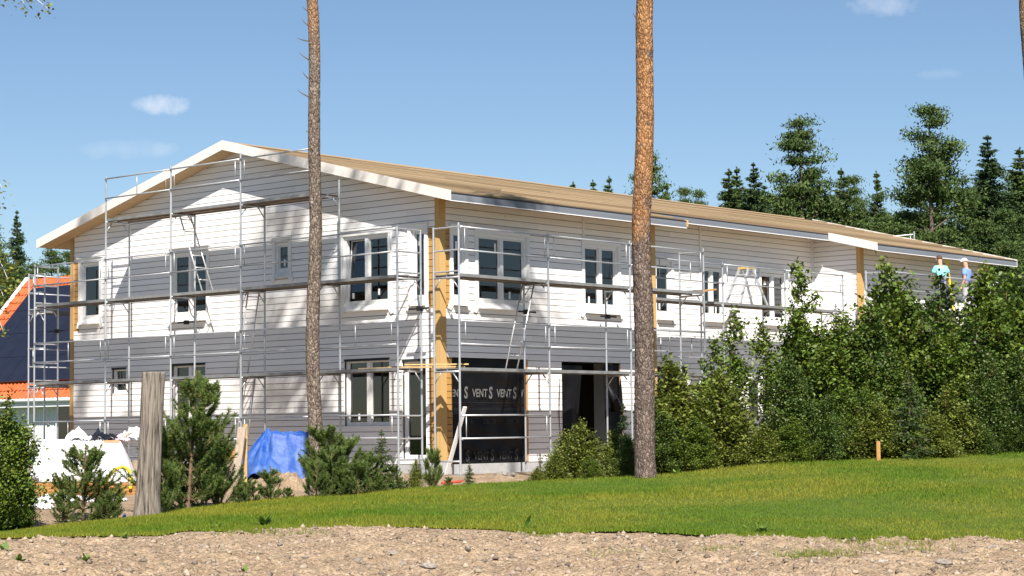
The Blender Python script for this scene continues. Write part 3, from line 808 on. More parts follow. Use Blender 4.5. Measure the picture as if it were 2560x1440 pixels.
for k in range(3):
    lettering('DELTA', .62 + k * .78, .80, .15, 'lettering_dim', sheet, .25, .003, .95)
ln = MB()
FL.mb(ln, .42, 2.86, -.030, -.026, 1.268, 1.274); FL.mb(ln, .42, 2.86, -.030, -.026, 1.125, 1.130)
local(ln, 'tape_seam', 'lettering_dim', sheet)
pbox('door_jamb', 'plank_orange', house, 2.885, 2.925, .0, .12, -.07, 2.25)
pbox('door_jamb', 'brown_post', house, 6.32, 6.365, .0, .12, -.07, 2.2)
def hang(a0, a1, z0, z1, flare, seed, side):
    rr = random.Random(seed); m = MB(); n1, n2 = 14, 24; ph = rr.uniform(0, 6)
    for j in range(n2 + 1):
        t = j / n2; z = z1 + (z0 - z1) * t
        for i in range(n1 + 1):
            q = i / n1; wv = flare * math.sin(t * math.pi * .9 + .2) * (1 - q if side < 0 else q)
            a = a0 + (a1 - a0) * q * (1 - .35 * t * (1 if side < 0 else 0)) + side * wv
            b = -.03 + .05 * math.sin(q * 9 + ph + t * 2) * (.3 + t) + .05 * t
            m.v.append(tuple(FL.p(a, b, z)))
    for j in range(n2):
        for i in range(n1):
            q = j * (n1 + 1) + i; m.f.append((q, q + 1, q + n1 + 2, q + n1 + 1))
    return local(m, 'membrane', 'membrane', house, True)
hang(4.15, 4.95, .15, 2.16, .16, 3, -1)
hang(5.75, 6.31, .2, 2.2, .10, 6, 1)
roll = MB(); roll.tube([FL.p(5.80, .03, 1.72), FL.p(5.98, .10, 1.35), FL.p(6.08, .12, 1.1)], [.05, .10, .13], 12)
local(roll, 'membrane', 'membrane', house, True)
m2 = MB(); nseg = 10
for i in range(nseg + 1):
    a = 9.9 + 1.4 * i / nseg
    for z in (1.7, 2.29): m2.v.append(tuple(FM.p(a, -.04 + .02 * math.sin(i * 1.3), z)))
m2.f = [(2 * i, 2 * i + 2, 2 * i + 3, 2 * i + 1) for i in range(nseg)]
local(m2, 'membrane', 'membrane', house)
# dark strip painting in the shaded gap at the head of ground-floor openings
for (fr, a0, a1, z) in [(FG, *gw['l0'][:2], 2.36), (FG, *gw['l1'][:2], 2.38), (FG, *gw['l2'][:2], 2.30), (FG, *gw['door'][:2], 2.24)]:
    fr.pb('head_shade_strip', 'felt', house, a0 - .02, a1 + .02, -.02, .003, z - .05, z + .005)

# ------------------------------------------------------------------ roof
OV, GOV = .8, .5
rm = MB(); TH = .15
def slab(mb, x0, x1, y0, y1, t0, t1):
    vs = [(x, y, rtop(y) - t) for t in (t1, t0) for y in (y0, y1) for x in (x0, x1)]
    mb.add(vs, [(0, 2, 3, 1), (4, 5, 7, 6), (0, 1, 5, 4), (2, 6, 7, 3), (0, 4, 6, 2), (1, 3, 7, 5)])
XE = L3 + .45
S1E, S3S = 8.06, L2 - .42
slab(rm, -GOV, S1E, -OV, RY, 0, TH); slab(rm, S1E + .0005, S3S - .0005, REC - OV, RY, 0, TH); slab(rm, S3S, XE, -OV, RY, 0, TH)
slab(rm, -GOV, XE, RY + .0005, W + OV, 0, TH)
roof = local(rm, 'roof', 'roof_deck', house)
sf = MB()
for (x0, x1, y0, y1) in [(-GOV + .03, -.03, -OV + .03, RY), (-GOV + .03, -.03, RY + .001, W + OV - .03), (0, S1E - .03, -OV + .03, -.03), (S1E, S3S, REC - OV + .03, REC - .03), (S3S + .03, XE - .03, -OV + .03, -.03), (S3S + .03, L2 - .035, -.029, REC - .03), (.0, XE, W + .002, W + OV - .03)]:
    slab(sf, x0, x1, y0, y1, TH + .001, TH + .02)
local(sf, 'soffit', 'soffit', roof)
# rake boards (white), end grain blocks, eave fascias
def rake(x, y0, y1, m='white_rake', up=.055, h=.23, th=.03):
    mb = MB()
    vs = [(xx, y, rtop(y) + up - hh_) for hh_ in (h, 0) for y in (y0, y1) for xx in (x - th, x)]
    mb.add(vs, [(0, 2, 3, 1), (4, 5, 7, 6), (0, 1, 5, 4), (2, 6, 7, 3), (0, 4, 6, 2), (1, 3, 7, 5)])
    return local(mb, 'rake_board', m, roof)
rake(-GOV - .001, -OV - .03, RY - .001); rake(-GOV - .001, RY + .001, W + OV + .03)
rake(S3S - .001, -OV - .03, REC - OV - .035)
rake(XE + .031, -OV - .03, RY); rake(S1E + .03, -OV - .05, -OV + .12, 'plank', .03, .16, .05)
def fascia(x0, x1, y):
    z = rtop(y)
    pbox('fascia', 'fascia', roof, x0, x1, y - .026, y - .001, z - .165, z - .022)
    pbox('drip_strip', 'felt', roof, x0, x1, y - .034, y - .0005, z - .020, z + .006)
    pbox('fascia_lip', 'white_trim', roof, x0, x1, y - .032, y - .001, z - .185, z - .167)
fascia(-GOV, S1E, -OV); fascia(S1E - .6, S3S - .04, REC - OV); fascia(S3S, XE, -OV)
for xs, yw in ((np.arange(1.0, 8, 1.2), 0), (np.arange(8.9, 16.9, 1.2), REC), (np.arange(18.4, 25, 1.2), 0)):
    for x in xs:
        mb = MB(); y0, y1 = yw - OV + .03, yw - .02
        vs = [(xx, y, rtop(y) - TH - .021 - t) for t in (.09 * 1, 0) for y in (y0, y1) for xx in (x - .024, x + .024)]
        for q in (0, 1): vs[q] = (vs[q][0], vs[q][1], vs[q][2] + .05)
        mb.add(vs, [(0, 2, 3, 1), (4, 5, 7, 6), (0, 1, 5, 4), (2, 6, 7, 3), (0, 4, 6, 2), (1, 3, 7, 5)])
        local(mb, 'rafter_tail', 'soffit', roof)
# battens in rows up the visible slope
rr = random.Random(21)
ang = math.atan(SL)
y = -OV + .06; row = 0
while y < RY - .02:
    rowm = 'roof_batten_shade' if rr.random() < .38 else 'roof_batten'; rowh = rr.uniform(.022, .04) + (.022 if rr.random() < .3 else 0)
    spans = [(-GOV, XE)] if y > REC - OV + .04 else [(-GOV, S1E), (S3S, XE)]
    for (x0, x1) in spans:
        x = x0
        while x < x1 - .05:
            e = min(x1, x + rr.uniform(3.6, 5.4))
            if x1 - e < 1.0: e = x1
            hgt = rowh + rr.uniform(-.006, .006); jit = rr.uniform(-.012, .012)
            ox = rr.uniform(-.06, .05) if (x == x0 and y > 4) else 0
            zc = rtop(y) + hgt / 2 + .001
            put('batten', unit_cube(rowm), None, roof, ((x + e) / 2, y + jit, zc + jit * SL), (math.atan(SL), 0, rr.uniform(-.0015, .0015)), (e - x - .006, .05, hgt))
            x = e
    y += .36; row += 1
put('ridge_board', unit_cube('roof_batten'), None, roof, (12.3, RY, ZR + .02), None, (25.3, .10, .03))

# ================================================================== scaffolds
TR = .0242
def make_scaffold(label, org, u, n, posts, zbase, decks, rails, inner_top, outer_top, ladders=(), end_rails=(), ground=None, feet=True, toe=None):
    """org: point on the outer line; u along, n towards the wall (unit); posts: list of u positions
       decks: {level z: (first bay, last bay)}; rails: list of (deck z, first, last) for double guard rails"""
    org, u, n = Vector(org), Vector(u), Vector(n)
    FW = .73
    P = lambda a, b, z: org + u * a + n * b + Vector((0, 0, z))
    b0 = P(posts[0], 0, 0); root = thing('scaffold', label, 'scaffold', (b0.x, b0.y, gz(b0)), 'tube scaffolds round the house')
    for i, a in enumerate(posts):
        for b, tops in ((0, outer_top), (FW, inner_top)):
            tz = tops[i] if isinstance(tops, (list, tuple)) else tops
            if tz is None: continue
            q = P(a, b, 0); g = gz(q)
            lean = Vector((random.uniform(-.012, .012), random.uniform(-.012, .012), 0))
            ptube('post', 'galv', root, P(a, b, g + .03), P(a, b, tz) + lean, TR)
            if feet: pbox('base_plate', 'galv', root, q.x - .08, q.x + .08, q.y - .08, q.y + .08, g - .005, g + .03)
        for zl in decks:
            f, l = decks[zl]
            if not (f <= i <= l): continue
            tm = MB(); tm.tube([P(a, 0, zl - .07), P(a, FW, zl - .07)], .022, 6)
            tm.tube([P(a, .02, zl - .30), P(a, .2, zl - .085)], .014, 6); tm.tube([P(a, FW - .02, zl - .30), P(a, FW - .2, zl - .085)], .014, 6)
            local(tm, 'transom', 'galv', root, True)
    for zl in decks:
        f, l = decks[zl]
        for i in range(f, l):
            a0, a1 = posts[i] + .003, posts[i + 1] - .003
            for (q0, q1) in ((.03, .361), (.362, .70)):
                dm = MB()
                vs = []
                def bx(c0, c1, e0, e1, z0, z1):
                    vv = [P(a, b, z) for z in (z0, z1) for b in (e0, e1) for a in (c0, c1)]
                    dm.add(vv, [(0, 2, 3, 1), (4, 5, 7, 6), (0, 1, 5, 4), (2, 6, 7, 3), (0, 4, 6, 2), (1, 3, 7, 5)])
                bx(a0, a1, q0, q0 + .012, zl - .052, zl + .014); bx(a0, a1, q1 - .012, q1, zl - .052, zl + .014)
                bx(a0, a1, q0 + .0125, q1 - .0125, zl - .012, zl + .002)
                dk = local(dm, 'deck', 'deck_steel', root)
                um = MB()
                vv = [P(a, b, z) for z in (zl - .024, zl - .0125) for b in (q0 + .014, q1 - .014) for a in (a0 + .02, a1 - .02)]
                um.add(vv, [(0, 2, 3, 1), (4, 5, 7, 6), (0, 1, 5, 4), (2, 6, 7, 3), (0, 4, 6, 2), (1, 3, 7, 5)])
                local(um, 'underside', 'deck_wood', dk)
    for (zl, f, l) in rails:
        for i in range(f, l):
            a0, a1 = posts[i] + .02, posts[i + 1] - .02
            m = MB(); sag = random.uniform(-.012, .012)
            m.tube([P(a0, -.03, zl + 1.0), P(a1, -.03, zl + 1.0 + sag)], .019, 7); m.tube([P(a0, -.03, zl + .51), P(a1, -.03, zl + .51 + sag)], .019, 7)
            for e in (a0 + .14, (a1 - .14) if random.random() < .7 else (a0 + a1) / 2): m.tube([P(e, -.03, zl + .51), P(e, -.03, zl + 1.0)], .012, 6)
            local(m, 'guard_rail', 'galv', root, True)
            for zz in (zl + 1.0, zl + .51):
                q = P(a0, -.01, zz); pbox('coupler', 'galv', root, q.x - .03, q.x + .03, q.y - .03, q.y + .03, q.z - .03, q.z + .03)
    for (i, zl) in end_rails:
        a = posts[i]
        for dz in (.51, 1.0, .06): ptube('end_rail', 'galv', root, P(a, 0, zl + dz), P(a, FW, zl + dz), .019)
    for (a0, z0, a1, z1) in ladders:
        m = MB(); bq = .30
        for s_ in (0, .34): m.tube([P(a0, bq + s_, z0), P(a1, bq + s_, z1)], .017, 7)
        k = int(abs(z1 - z0) / .3)
        for j in range(1, k + 1):
            t = j / (k + .5); m.tube([P(a0 + (a1 - a0) * t, bq, z0 + (z1 - z0) * t), P(a0 + (a1 - a0) * t, bq + .34, z0 + (z1 - z0) * t)], .013, 6)
        local(m, 'ladder', 'alu', root, True)
    return root, P

YA = .05; bA = 2.536; b0_ = 2.955
pa = [YA, YA + bA, YA + 2 * bA, YA + 3 * bA, YA + 4 * bA, YA + 4 * bA + b0_]
scA, PA = make_scaffold('galvanised steel scaffold with three decks standing along the gable wall', (-1.27, 0, 0), (0, 1, 0), (1, 0, 0), pa, 0,
    {2.0: (0, 5), 4.0: (0, 5), 6.0: (1, 4)}, [(4.0, 0, 5), (2.0, 0, 5), (0.0, 0, 5), (6.0, 1, 4)],
    [5.02, 6.35, 6.0, 6.0, 6.0, 5.02], [5.06, 7.45, 7.15, 7.1, 7.08, 5.06],
    ladders=[(6.85, 4.02, 7.72, 5.97), (5.62, 2.02, 5.2, 3.97), (5.72, .0, 5.35, 1.97)], end_rails=[(0, 4.0), (5, 4.0), (5, 2.0), (0, -.02 + 0)])
XB = -.81; bB = 2.95
pb_ = [XB + bB * i for i in range(4)]
scB, PB = make_scaffold('galvanised steel scaffold with two decks along the front wall right of the corner', (0, -1.32, 0), (1, 0, 0), (0, 1, 0), pb_, 0,
    {1.97: (0, 3), 3.97: (0, 3)}, [(3.97, 0, 3), (1.97, 0, 3), (-.03, 0, 1)], [5.0, 3.97, 3.97, 5.0], [5.06, 5.05, 5.05, 5.06],
    ladders=[(1.38, 1.99, 2.0, 3.95)], end_rails=[(0, 3.97), (3, 3.97)])
# low transoms at the free end of scaffold B
m = MB(); m.tube([PB(XB, 0, .0), PB(XB, .73, .0)], .019, 7); local(m, 'end_rail', 'galv', scB, True)
pd = [8.18, 11.13, 14.06, 17.02]
make_scaffold('scaffold in the recessed part of the front wall carrying the stepladder', (0, .28, 0), (1, 0, 0), (0, 1, 0), pd, 0,
    {1.95: (0, 3), 3.93: (0, 3)}, [(3.93, 0, 3), (1.95, 0, 3)], [3.93, 3.93, 3.93, 3.93], [4.98, 4.98, 4.98, 4.98])
pe = [16.87, 19.80, 22.75, 25.6]
scE, PE = make_scaffold('scaffold at the far end of the front wall where two workers stand', (0, -1.32, 0), (1, 0, 0), (0, 1, 0), pe, 0,
    {1.95: (0, 3), 3.95: (0, 3)}, [(3.95, 0, 3), (1.95, 0, 3)], [5.02, 3.95, 3.95, 3.95], [5.02, 5.02, 5.02, 5.02], end_rails=[(0, 3.95)])
make_scaffold('scaffold on the left side of the house beyond the gable corner', (.3, 15.63, 0), (1, 0, 0), (0, -1, 0), [0, 2.95, 5.9], 0,
    {2.0: (0, 2), 4.0: (0, 2)}, [(4.0, 0, 2), (2.0, 0, 2)], [5.0, 4.0, 4.0], [5.05, 5.05, 5.05], end_rails=[(0, 4.0), (0, 2.0)])
make_scaffold('scaffold behind the far gable whose rail tops show above the roof', (26.6, 0, 0), (0, 1, 0), (-1, 0, 0), [3.4, 6.3, 9.2], 0,
    {2.0: (0, 2), 4.0: (0, 2), 6.0: (0, 2)}, [(6.0, 0, 2)], [6.0, 6.0, 6.0], [7.1, 7.1, 7.1])
# wall ties with dark couplers
for (root, fn, a, z) in [(scA, PA, 7.9, 3.35), (scA, PA, pa[0], 3.3), (scB, PB, 2.15, 3.3), (scB, PB, pb_[2], 3.3), (scA, PA, pa[5], 3.35)]:
    tm = MB(); tm.tube([fn(a - .28, .66, z), fn(a + .3, .66, z)], .022, 7)
    q = fn(a, .68, z); tm.box(q.x - .05, q.x + .05, q.y - .05, q.y + .05, z - .05, z + .05)
    local(tm, 'wall_tie', 'black_clamp', root)

# ------------------------------------------------------------------ loose things on and around the scaffolds
def plank(name, label, cat, p, q, w, h, m, group=None):
    p, q = Vector(p), Vector(q); mb = MB(); c = (p + q) / 2
    mb.beam(p - c, q - c, w, h)
    return put(name, mb.mesh(name), m, None, c, label=label, category=cat, **({'group': group} if group else {}))
z_ = 2.035
plank('plank', 'longest of the raw planks bridging the scaffold corner at first deck', 'plank', PA(pa[0] + .55, .28, z_), PB(XB + .55, .38, z_ - .02), .14, .03, 'plank', 'raw planks on the scaffold corner')
plank('plank', 'short raw plank lying on top of the long corner plank', 'plank', PA(pa[0] - .1, .1, z_ + .035), PB(XB + .5, .2, z_ + .03), .10, .03, 'plank', 'raw planks on the scaffold corner')
plank('plank', 'pale plank lying flat on the gable deck beside the corner', 'plank', PA(pa[0] + .1, .48, z_), PA(pa[0] + 1.6, .44, z_), .12, .03, 'plank', 'raw planks on the scaffold corner')
plank('plank', 'orange wood plank propped between two upper scaffold decks', 'plank', PB(8.25, .5, 4.0), (10.55, .15, 4.24), .13, .04, 'plank_orange')
plank('leaning_board', 'white board leaning against the front scaffold post near the corner', 'board', (-.60, -1.27, 1.15), (-.50, -.62, gz((-.5, -.62, 0)) + .02), .09, .03, 'white_trim')

# stepladder (trestle) on the recessed scaffold deck
zt = 3.945; q0 = on('y', 1838, 757, .55); q1 = on('y', 1905, 765, .55)
sr = thing('stepladder', 'aluminium folding stepladder standing on the recessed scaffold deck', 'stepladder', ((q0.x + q1.x) / 2, .6, zt))
xc = (q0.x + q1.x) / 2; hw = (q1.x - q0.x) / 2; top = 1.0
for sgn in (-1, 1):
    for yy in (.38, .86):
        b = MB(); yt = .62 + (yy - .62) * .62
        b.beam((xc + sgn * hw, yy, zt), (xc + sgn * .10, yt, zt + top - .03), .045, .06); local(b, 'leg', 'alu', sr)
    for k in range(1, 4):
        t = k / 3.6; x = xc + sgn * (hw + (.10 - hw) * t); hy = .24 * (1 - .38 * t)
        pbox('step', 'alu', sr, x - .05, x + .05, .62 - hy, .62 + hy, zt + (top - .03) * t - .014, zt + (top - .03) * t + .014)
pbox('top_step', 'trestle_top', sr, xc - .12, xc + .17, .44, .80, zt + top - .025, zt + top + .02)

# ------------------------------------------------------------------ neighbour house behind on the left
nb = thing('neighbour_house', 'neighbouring white house with orange tiled roof and black solar panels', 'house', (12.130, 31, gz((12.130, 31, 0))))
NX0, NXR, NZ0, NZR, NY0, NY1 = 11.7, 16.0, 2.02, 6.98, 22.0, 38.1
wm = MB(); wm.box(12.130, 19.6, NY0 + .3, NY1 - .3, -.5, 2.5)
vs = [(x, y, z) for y in (NY0 + .3, NY1 - .3) for x, z in ((12.130, 2.501), (19.6, 2.501), (NXR, 6.6))]
wm.add(vs, [(0, 2, 1), (3, 4, 5), (0, 1, 4, 3), (1, 2, 5, 4), (2, 0, 3, 5)])
nwall = local(wm, 'wall', 'neighbour_white', nb)
for k in range(80):
    yy = NY1 - .4 - k * .12
    if yy < 28: break
    if 29.55 < yy < 30.75: continue
    pbox('board', 'neighbour_white', nwall, 12.105, 12.128, yy, yy + .085, -.3, 2.05)
rmn = MB()
def nslab(mb, x0, z0, x1, z1, t, y0, y1):
    vs = [(x, y, z + dz) for dz in (-t, 0) for y in (y0, y1) for x, z in ((x0, z0), (x1, z1))]
    mb.add(vs, [(0, 2, 3, 1), (4, 5, 7, 6), (0, 1, 5, 4), (2, 6, 7, 3), (0, 4, 6, 2), (1, 3, 7, 5)])
nslab(rmn, NX0, NZ0, NXR, NZR, .12, NY0, NY1); nslab(rmn, NXR + .001, NZR, 20.3, NZ0, .12, NY0, NY1)
nroof = local(rmn, 'roof', 'tile', nb)
# pantile courses: each course one corrugated strip on the visible slope
slope = Vector((NXR - NX0, 0, NZR - NZ0)); SLN = slope.length; sdir = slope / SLN; nrm = Vector((-sdir.z, 0, sdir.x))
ncr = 15; ys = np.arange(26.5, NY1, .055)
for k in range(ncr):
    t0, t1 = SLN * k / ncr - .06, SLN * (k + 1) / ncr
    v = []; 
    for t, off in ((t0, .055), (t1, .015)):
        for yy in ys:
            w_ = .028 * math.cos(yy * 2 * math.pi / .24)
            p = Vector((NX0, 0, NZ0)) + sdir * t + nrm * (off + w_); v.append((p.x, yy, p.z))
    n = len(ys); f = np.array([(i, i + 1, n + i + 1, n + i) for i in range(n - 1)])
    local(np_mesh('tile_course', np.array(v), f, True), 'tile_course', 'tile', nroof)
# panels: rows of black modules
def npt(t, y, off): p = Vector((NX0, 0, NZ0)) + sdir * t + nrm * off; return (p.x, y, p.z)
for r_ in range(4):
    for c in range(10):
        t0 = .78 + r_ * 1.28; y1_ = 36.95 - c * 1.02 - 0.0
        t1 = t0 + 1.262
        mb = MB(); vs = [npt(t, y_, o_) for o_ in (.10, .135) for y_ in (y1_ - 1.0, y1_) for t in (t0, t1)]
        mb.add(vs, [(0, 2, 3, 1), (4, 5, 7, 6), (0, 1, 5, 4), (2, 6, 7, 3), (0, 4, 6, 2), (1, 3, 7, 5)])
        local(mb, 'solar_panel', 'solar', nroof)
bb = MB(); bb.beam(Vector(npt(-.05, NY1 + .05, .03)), Vector(npt(SLN + .1, NY1 + .05, .03)), .2, .06, nrm); local(bb, 'barge_board', 'white_trim', nroof)
gt = MB(); gt.tube([(NX0 - .05, 22, NZ0 - .08), (NX0 - .05, NY1, NZ0 - .08)], .085, 8); local(gt, 'gutter', 'white_trim', nroof, True)
gb = MB(); gb.box(NX0 - .02, NX0 + .02, 22, NY1, NZ0 - .32, NZ0 - .17); gb.box(NX0 + .03, 12.120, 22, NY1, NZ0 - .2, NZ0 - .17); local(gb, 'eave_board', 'white_trim', nroof)
dw = MB()
for (y0, y1, z0, z1) in [(29.6, 29.72, -.3, 1.7), (30.55, 30.68, -.3, 1.7), (29.6, 30.68, 1.7, 1.82), (29.72, 30.55, -.3, -.2)]: dw.box(12.060, 12.140, y0, y1, z0, z1)
dwin = local(dw, 'window', 'white_trim', nb)
pbox('pane', 'window_glass', dwin, 12.090, 12.100, 29.725, 30.545, -.195, 1.695)
pbox('room_shade_panel', 'interior', nwall, 12.115, 12.129, 29.6, 30.68, -.29, 1.72)  # near-black panel on the solid wall, painted darkness behind the pane
# wall lamp / ornament
om = MB(); om.tube([(12.090, 31.15, 1.02), (12.100, 31.15, 1.03)], .09, 10); local(om, 'wall_ornament', 'grey_tape', nwall)

# ================================================================== vegetation
def unit_rand(n):
    v = RNG.normal(size=(n, 3)); return v / np.linalg.norm(v, axis=1)[:, None]
def leaf_quads(c, size, up_bias=.5, long=1.5):
    """diamond leaves at centres c"""
    n = len(c); nr_ = unit_rand(n); nr_[:, 2] = np.abs(nr_[:, 2]) + up_bias; nr_ /= np.linalg.norm(nr_, axis=1)[:, None]
    a = np.cross(nr_, unit_rand(n)); a /= np.linalg.norm(a, axis=1)[:, None]; b = np.cross(nr_, a)
    s_ = size * RNG.uniform(.6, 1.25, (n, 1))
    v = np.empty((n, 4, 3)); v[:, 0] = c - a * s_ * long / 2; v[:, 1] = c + b * s_ * .5 - a * s_ * .1; v[:, 2] = c + a * s_ * long / 2 - nr_ * s_ * .12; v[:, 3] = c - b * s_ * .5 - a * s_ * .1
    return v.reshape(-1, 3), np.arange(n * 4).reshape(-1, 4)
def needle_tris(base, dirv, length, width):
    n = len(base); w = np.cross(dirv, unit_rand(n)); w /= np.linalg.norm(w, axis=1)[:, None] + 1e-9
    v = np.empty((n, 3, 3)); v[:, 0] = base - w * width / 2; v[:, 1] = base + w * width / 2; v[:, 2] = base + dirv * length
    return v.reshape(-1, 3), np.arange(n * 3).reshape(-1, 3)

def branch_curve(p, d, ln, droop, n=6):
    pts = []; p = np.array(p, float); d = np.array(d, float)
    for i in range(n + 1):
        pts.append(p.copy()); p = p + d * ln / n; d = d + np.array([0, 0, droop]) / n; d /= np.linalg.norm(d)
    return np.array(pts)
def along(pts, n, lo=.2):
    t = RNG.uniform(lo, 1, n) * (len(pts) - 1); i = np.minimum(t.astype(int), len(pts) - 2); f = (t - i)[:, None]
    return pts[i] * (1 - f) + pts[i + 1] * f

def make_shrub(h, r, nst, nbr, nleaf, lsize, leafm, seed, barkm='twig_bark', spire=.0, skirt=.05):
    """young birch / aspen thicket: several stems, ascending branches, many small leaves"""
    global RNG
    RNG = np.random.default_rng(seed)
    tr = MB(); cs = []
    for k in range(nst):
        a = RNG.uniform(0, 6.28); rr_ = RNG.uniform(0, .35) * r if nst > 1 else 0
        hh_ = h * (1 if k == 0 else RNG.uniform(.6, .95))
        st = branch_curve((math.cos(a) * rr_, math.sin(a) * rr_, -.05), (RNG.normal(0, .09), RNG.normal(0, .09), 1), hh_ + .05, .0, 8)
        rs = [.022 * h / 3 * (1 - .85 * i / 8) + .003 for i in range(9)]
        tr.tube([tuple(p) for p in st], rs, 5, False)
        cs.append(st[-3:][RNG.integers(0, 3, 60)] + RNG.normal(0, .06, (60, 3)) + np.array([0, 0, .02]))
        nb_ = int(nbr / nst)
        for j in range(nb_):
            t = skirt + (.97 - skirt) * (j + RNG.random()) / nb_
            p = st[min(int(t * 8), 7)] + (st[min(int(t * 8) + 1, 8)] - st[min(int(t * 8), 7)]) * (t * 8 % 1)
            prof = (1 - t) ** .62 * (1 - .55 * (1 - min(1, t / .25)) * .5) + .06
            ln = r * prof * RNG.uniform(.55, 1.15)
            a2 = RNG.uniform(0, 6.28); el = RNG.uniform(.15, .75)
            bc = branch_curve(p, (math.cos(a2) * math.cos(el), math.sin(a2) * math.cos(el), math.sin(el)), ln, RNG.uniform(-.35, .25), 5)
            tr.tube([tuple(q) for q in bc], [.008 * (1 - .8 * i / 5) + .0015 for i in range(6)], 4, False)
            nl = max(8, int(nleaf / (nst * nb_) * (ln / (r * .55) + .25)))
            cs.append(along(bc, nl, .12) + RNG.normal(0, .05 + .09 * ln, (nl, 3)))
    c = np.concatenate(cs); c = c[c[:, 2] > .02]
    v, f = leaf_quads(c, lsize)
    cr = np_mesh('crown', v, f); cr.materials.append(MATS[leafm]); tm = tr.mesh('trunk'); tm.materials.append(MATS[barkm])
    return tm, cr
def make_pine(h, crown0, r, nwh, tuft, ntuft, needlem, barkm, seed, trunk_r=None, kind='pine'):
    global RNG
    RNG = np.random.default_rng(seed)
    tr = MB(); tr0 = trunk_r or h * .013
    bend = [(RNG.normal(0, .006 * h), RNG.normal(0, .006 * h)) for _ in range(3)]
    def ax(t): return np.array([math.sin(t * 2.2) * bend[0][0] + t * t * bend[1][0], math.sin(t * 1.7) * bend[0][1] + t * t * bend[1][1], t * h])
    tr.tube([tuple(ax(i / 14)) for i in range(15)], [tr0 * (1 - .93 * (i / 14) ** 1.1) + .01 for i in range(15)], 7, False)
    B, Dv, LF = [], [], []
    for k in range(nwh):
        t = crown0 + (1 - crown0) * (k + .5 + RNG.uniform(-.3, .3)) / nwh
        tt_ = (t - crown0) / (1 - crown0)
        for _ in range(RNG.integers(4, 7)):
            if kind == 'pine':
                prof = (1 - tt_ ** 1.5) * (.42 + .58 * min(1, tt_ / .25 + .3)) + .05
                ln = r * prof * RNG.uniform(.45, 1.25); el = RNG.uniform(-.1, .5) + .35 * tt_; dr = RNG.uniform(.0, .5)
            else:
                ln = r * ((1 - tt_) ** 1.05 + .018) * RNG.uniform(.6, 1.25); el = RNG.uniform(-.25, .1) + .5 * tt_; dr = RNG.uniform(-.1, .35) - .2 * (1 - tt_)
            a = RNG.uniform(0, 6.28)
            bc = branch_curve(ax(min(t, .995)), (math.cos(a) * math.cos(el), math.sin(a) * math.cos(el), math.sin(el)), ln, dr, 5)
            tr.tube([tuple(q) for q in bc], [.035 * h / 16 * (1 - .8 * i / 5) * (.4 + ln / r) + .004 for i in range(6)], 4, False)
            n = max(6, int(ntuft * (ln / r + .12)))
            if kind == 'pine':
                m_ = max(2, int(ln / (tuft * 2.2)))                      # foliage gathers in pads towards the branch ends
                for q in along(bc, m_, .42):
                    sp_ = tuft * RNG.uniform(.9, 1.7)
                    nn = n // m_ + 1
                    B.append(q + RNG.normal(0, 1, (nn, 3)) * np.array([sp_, sp_, sp_ * .42])); d_ = unit_rand(nn); d_[:, 2] = np.abs(d_[:, 2]) * .9 + .15; Dv.append(d_); LF.append(np.full(nn, 1 - .3 * tt_ ** 4))
            else:
                c = along(bc, n, .1); LF.append(np.full(n, 1 - .6 * tt_ ** 2.5)); B.append(c + RNG.normal(0, 1, (n, 3)) * np.array([.10, .10, .05]) * (.25 + 1.1 * ln)); d_ = unit_rand(n); d_[:, 2] = d_[:, 2] * .5 - .12
                d_[:, :2] += (bc[-1] - bc[0])[:2] / (ln + 1e-6) * .9; d_ /= np.linalg.norm(d_, axis=1)[:, None]; Dv.append(d_)
    n = 60; B.append(np.array([ax(1 - .05 * q) for q in RNG.random(n)])); d_ = unit_rand(n) * .6; d_[:, 2] = np.abs(d_[:, 2]) + .5; Dv.append(d_); LF.append(np.full(n, .55))
    B = np.concatenate(B); Dv = np.concatenate(Dv); Dv = Dv / np.linalg.norm(Dv, axis=1)[:, None]
    LF = np.concatenate(LF)[:, None]
    v, f = needle_tris(B, Dv, tuft * LF * RNG.uniform(.6, 1.25, (len(B), 1)), tuft * .42 * np.sqrt(LF) * RNG.uniform(.7, 1.2, (len(B), 1)))
    cr = np_mesh('crown', v, f); cr.materials.append(MATS[needlem]); tm = tr.mesh('trunk', True); tm.materials.append(MATS[barkm])
    return tm, cr
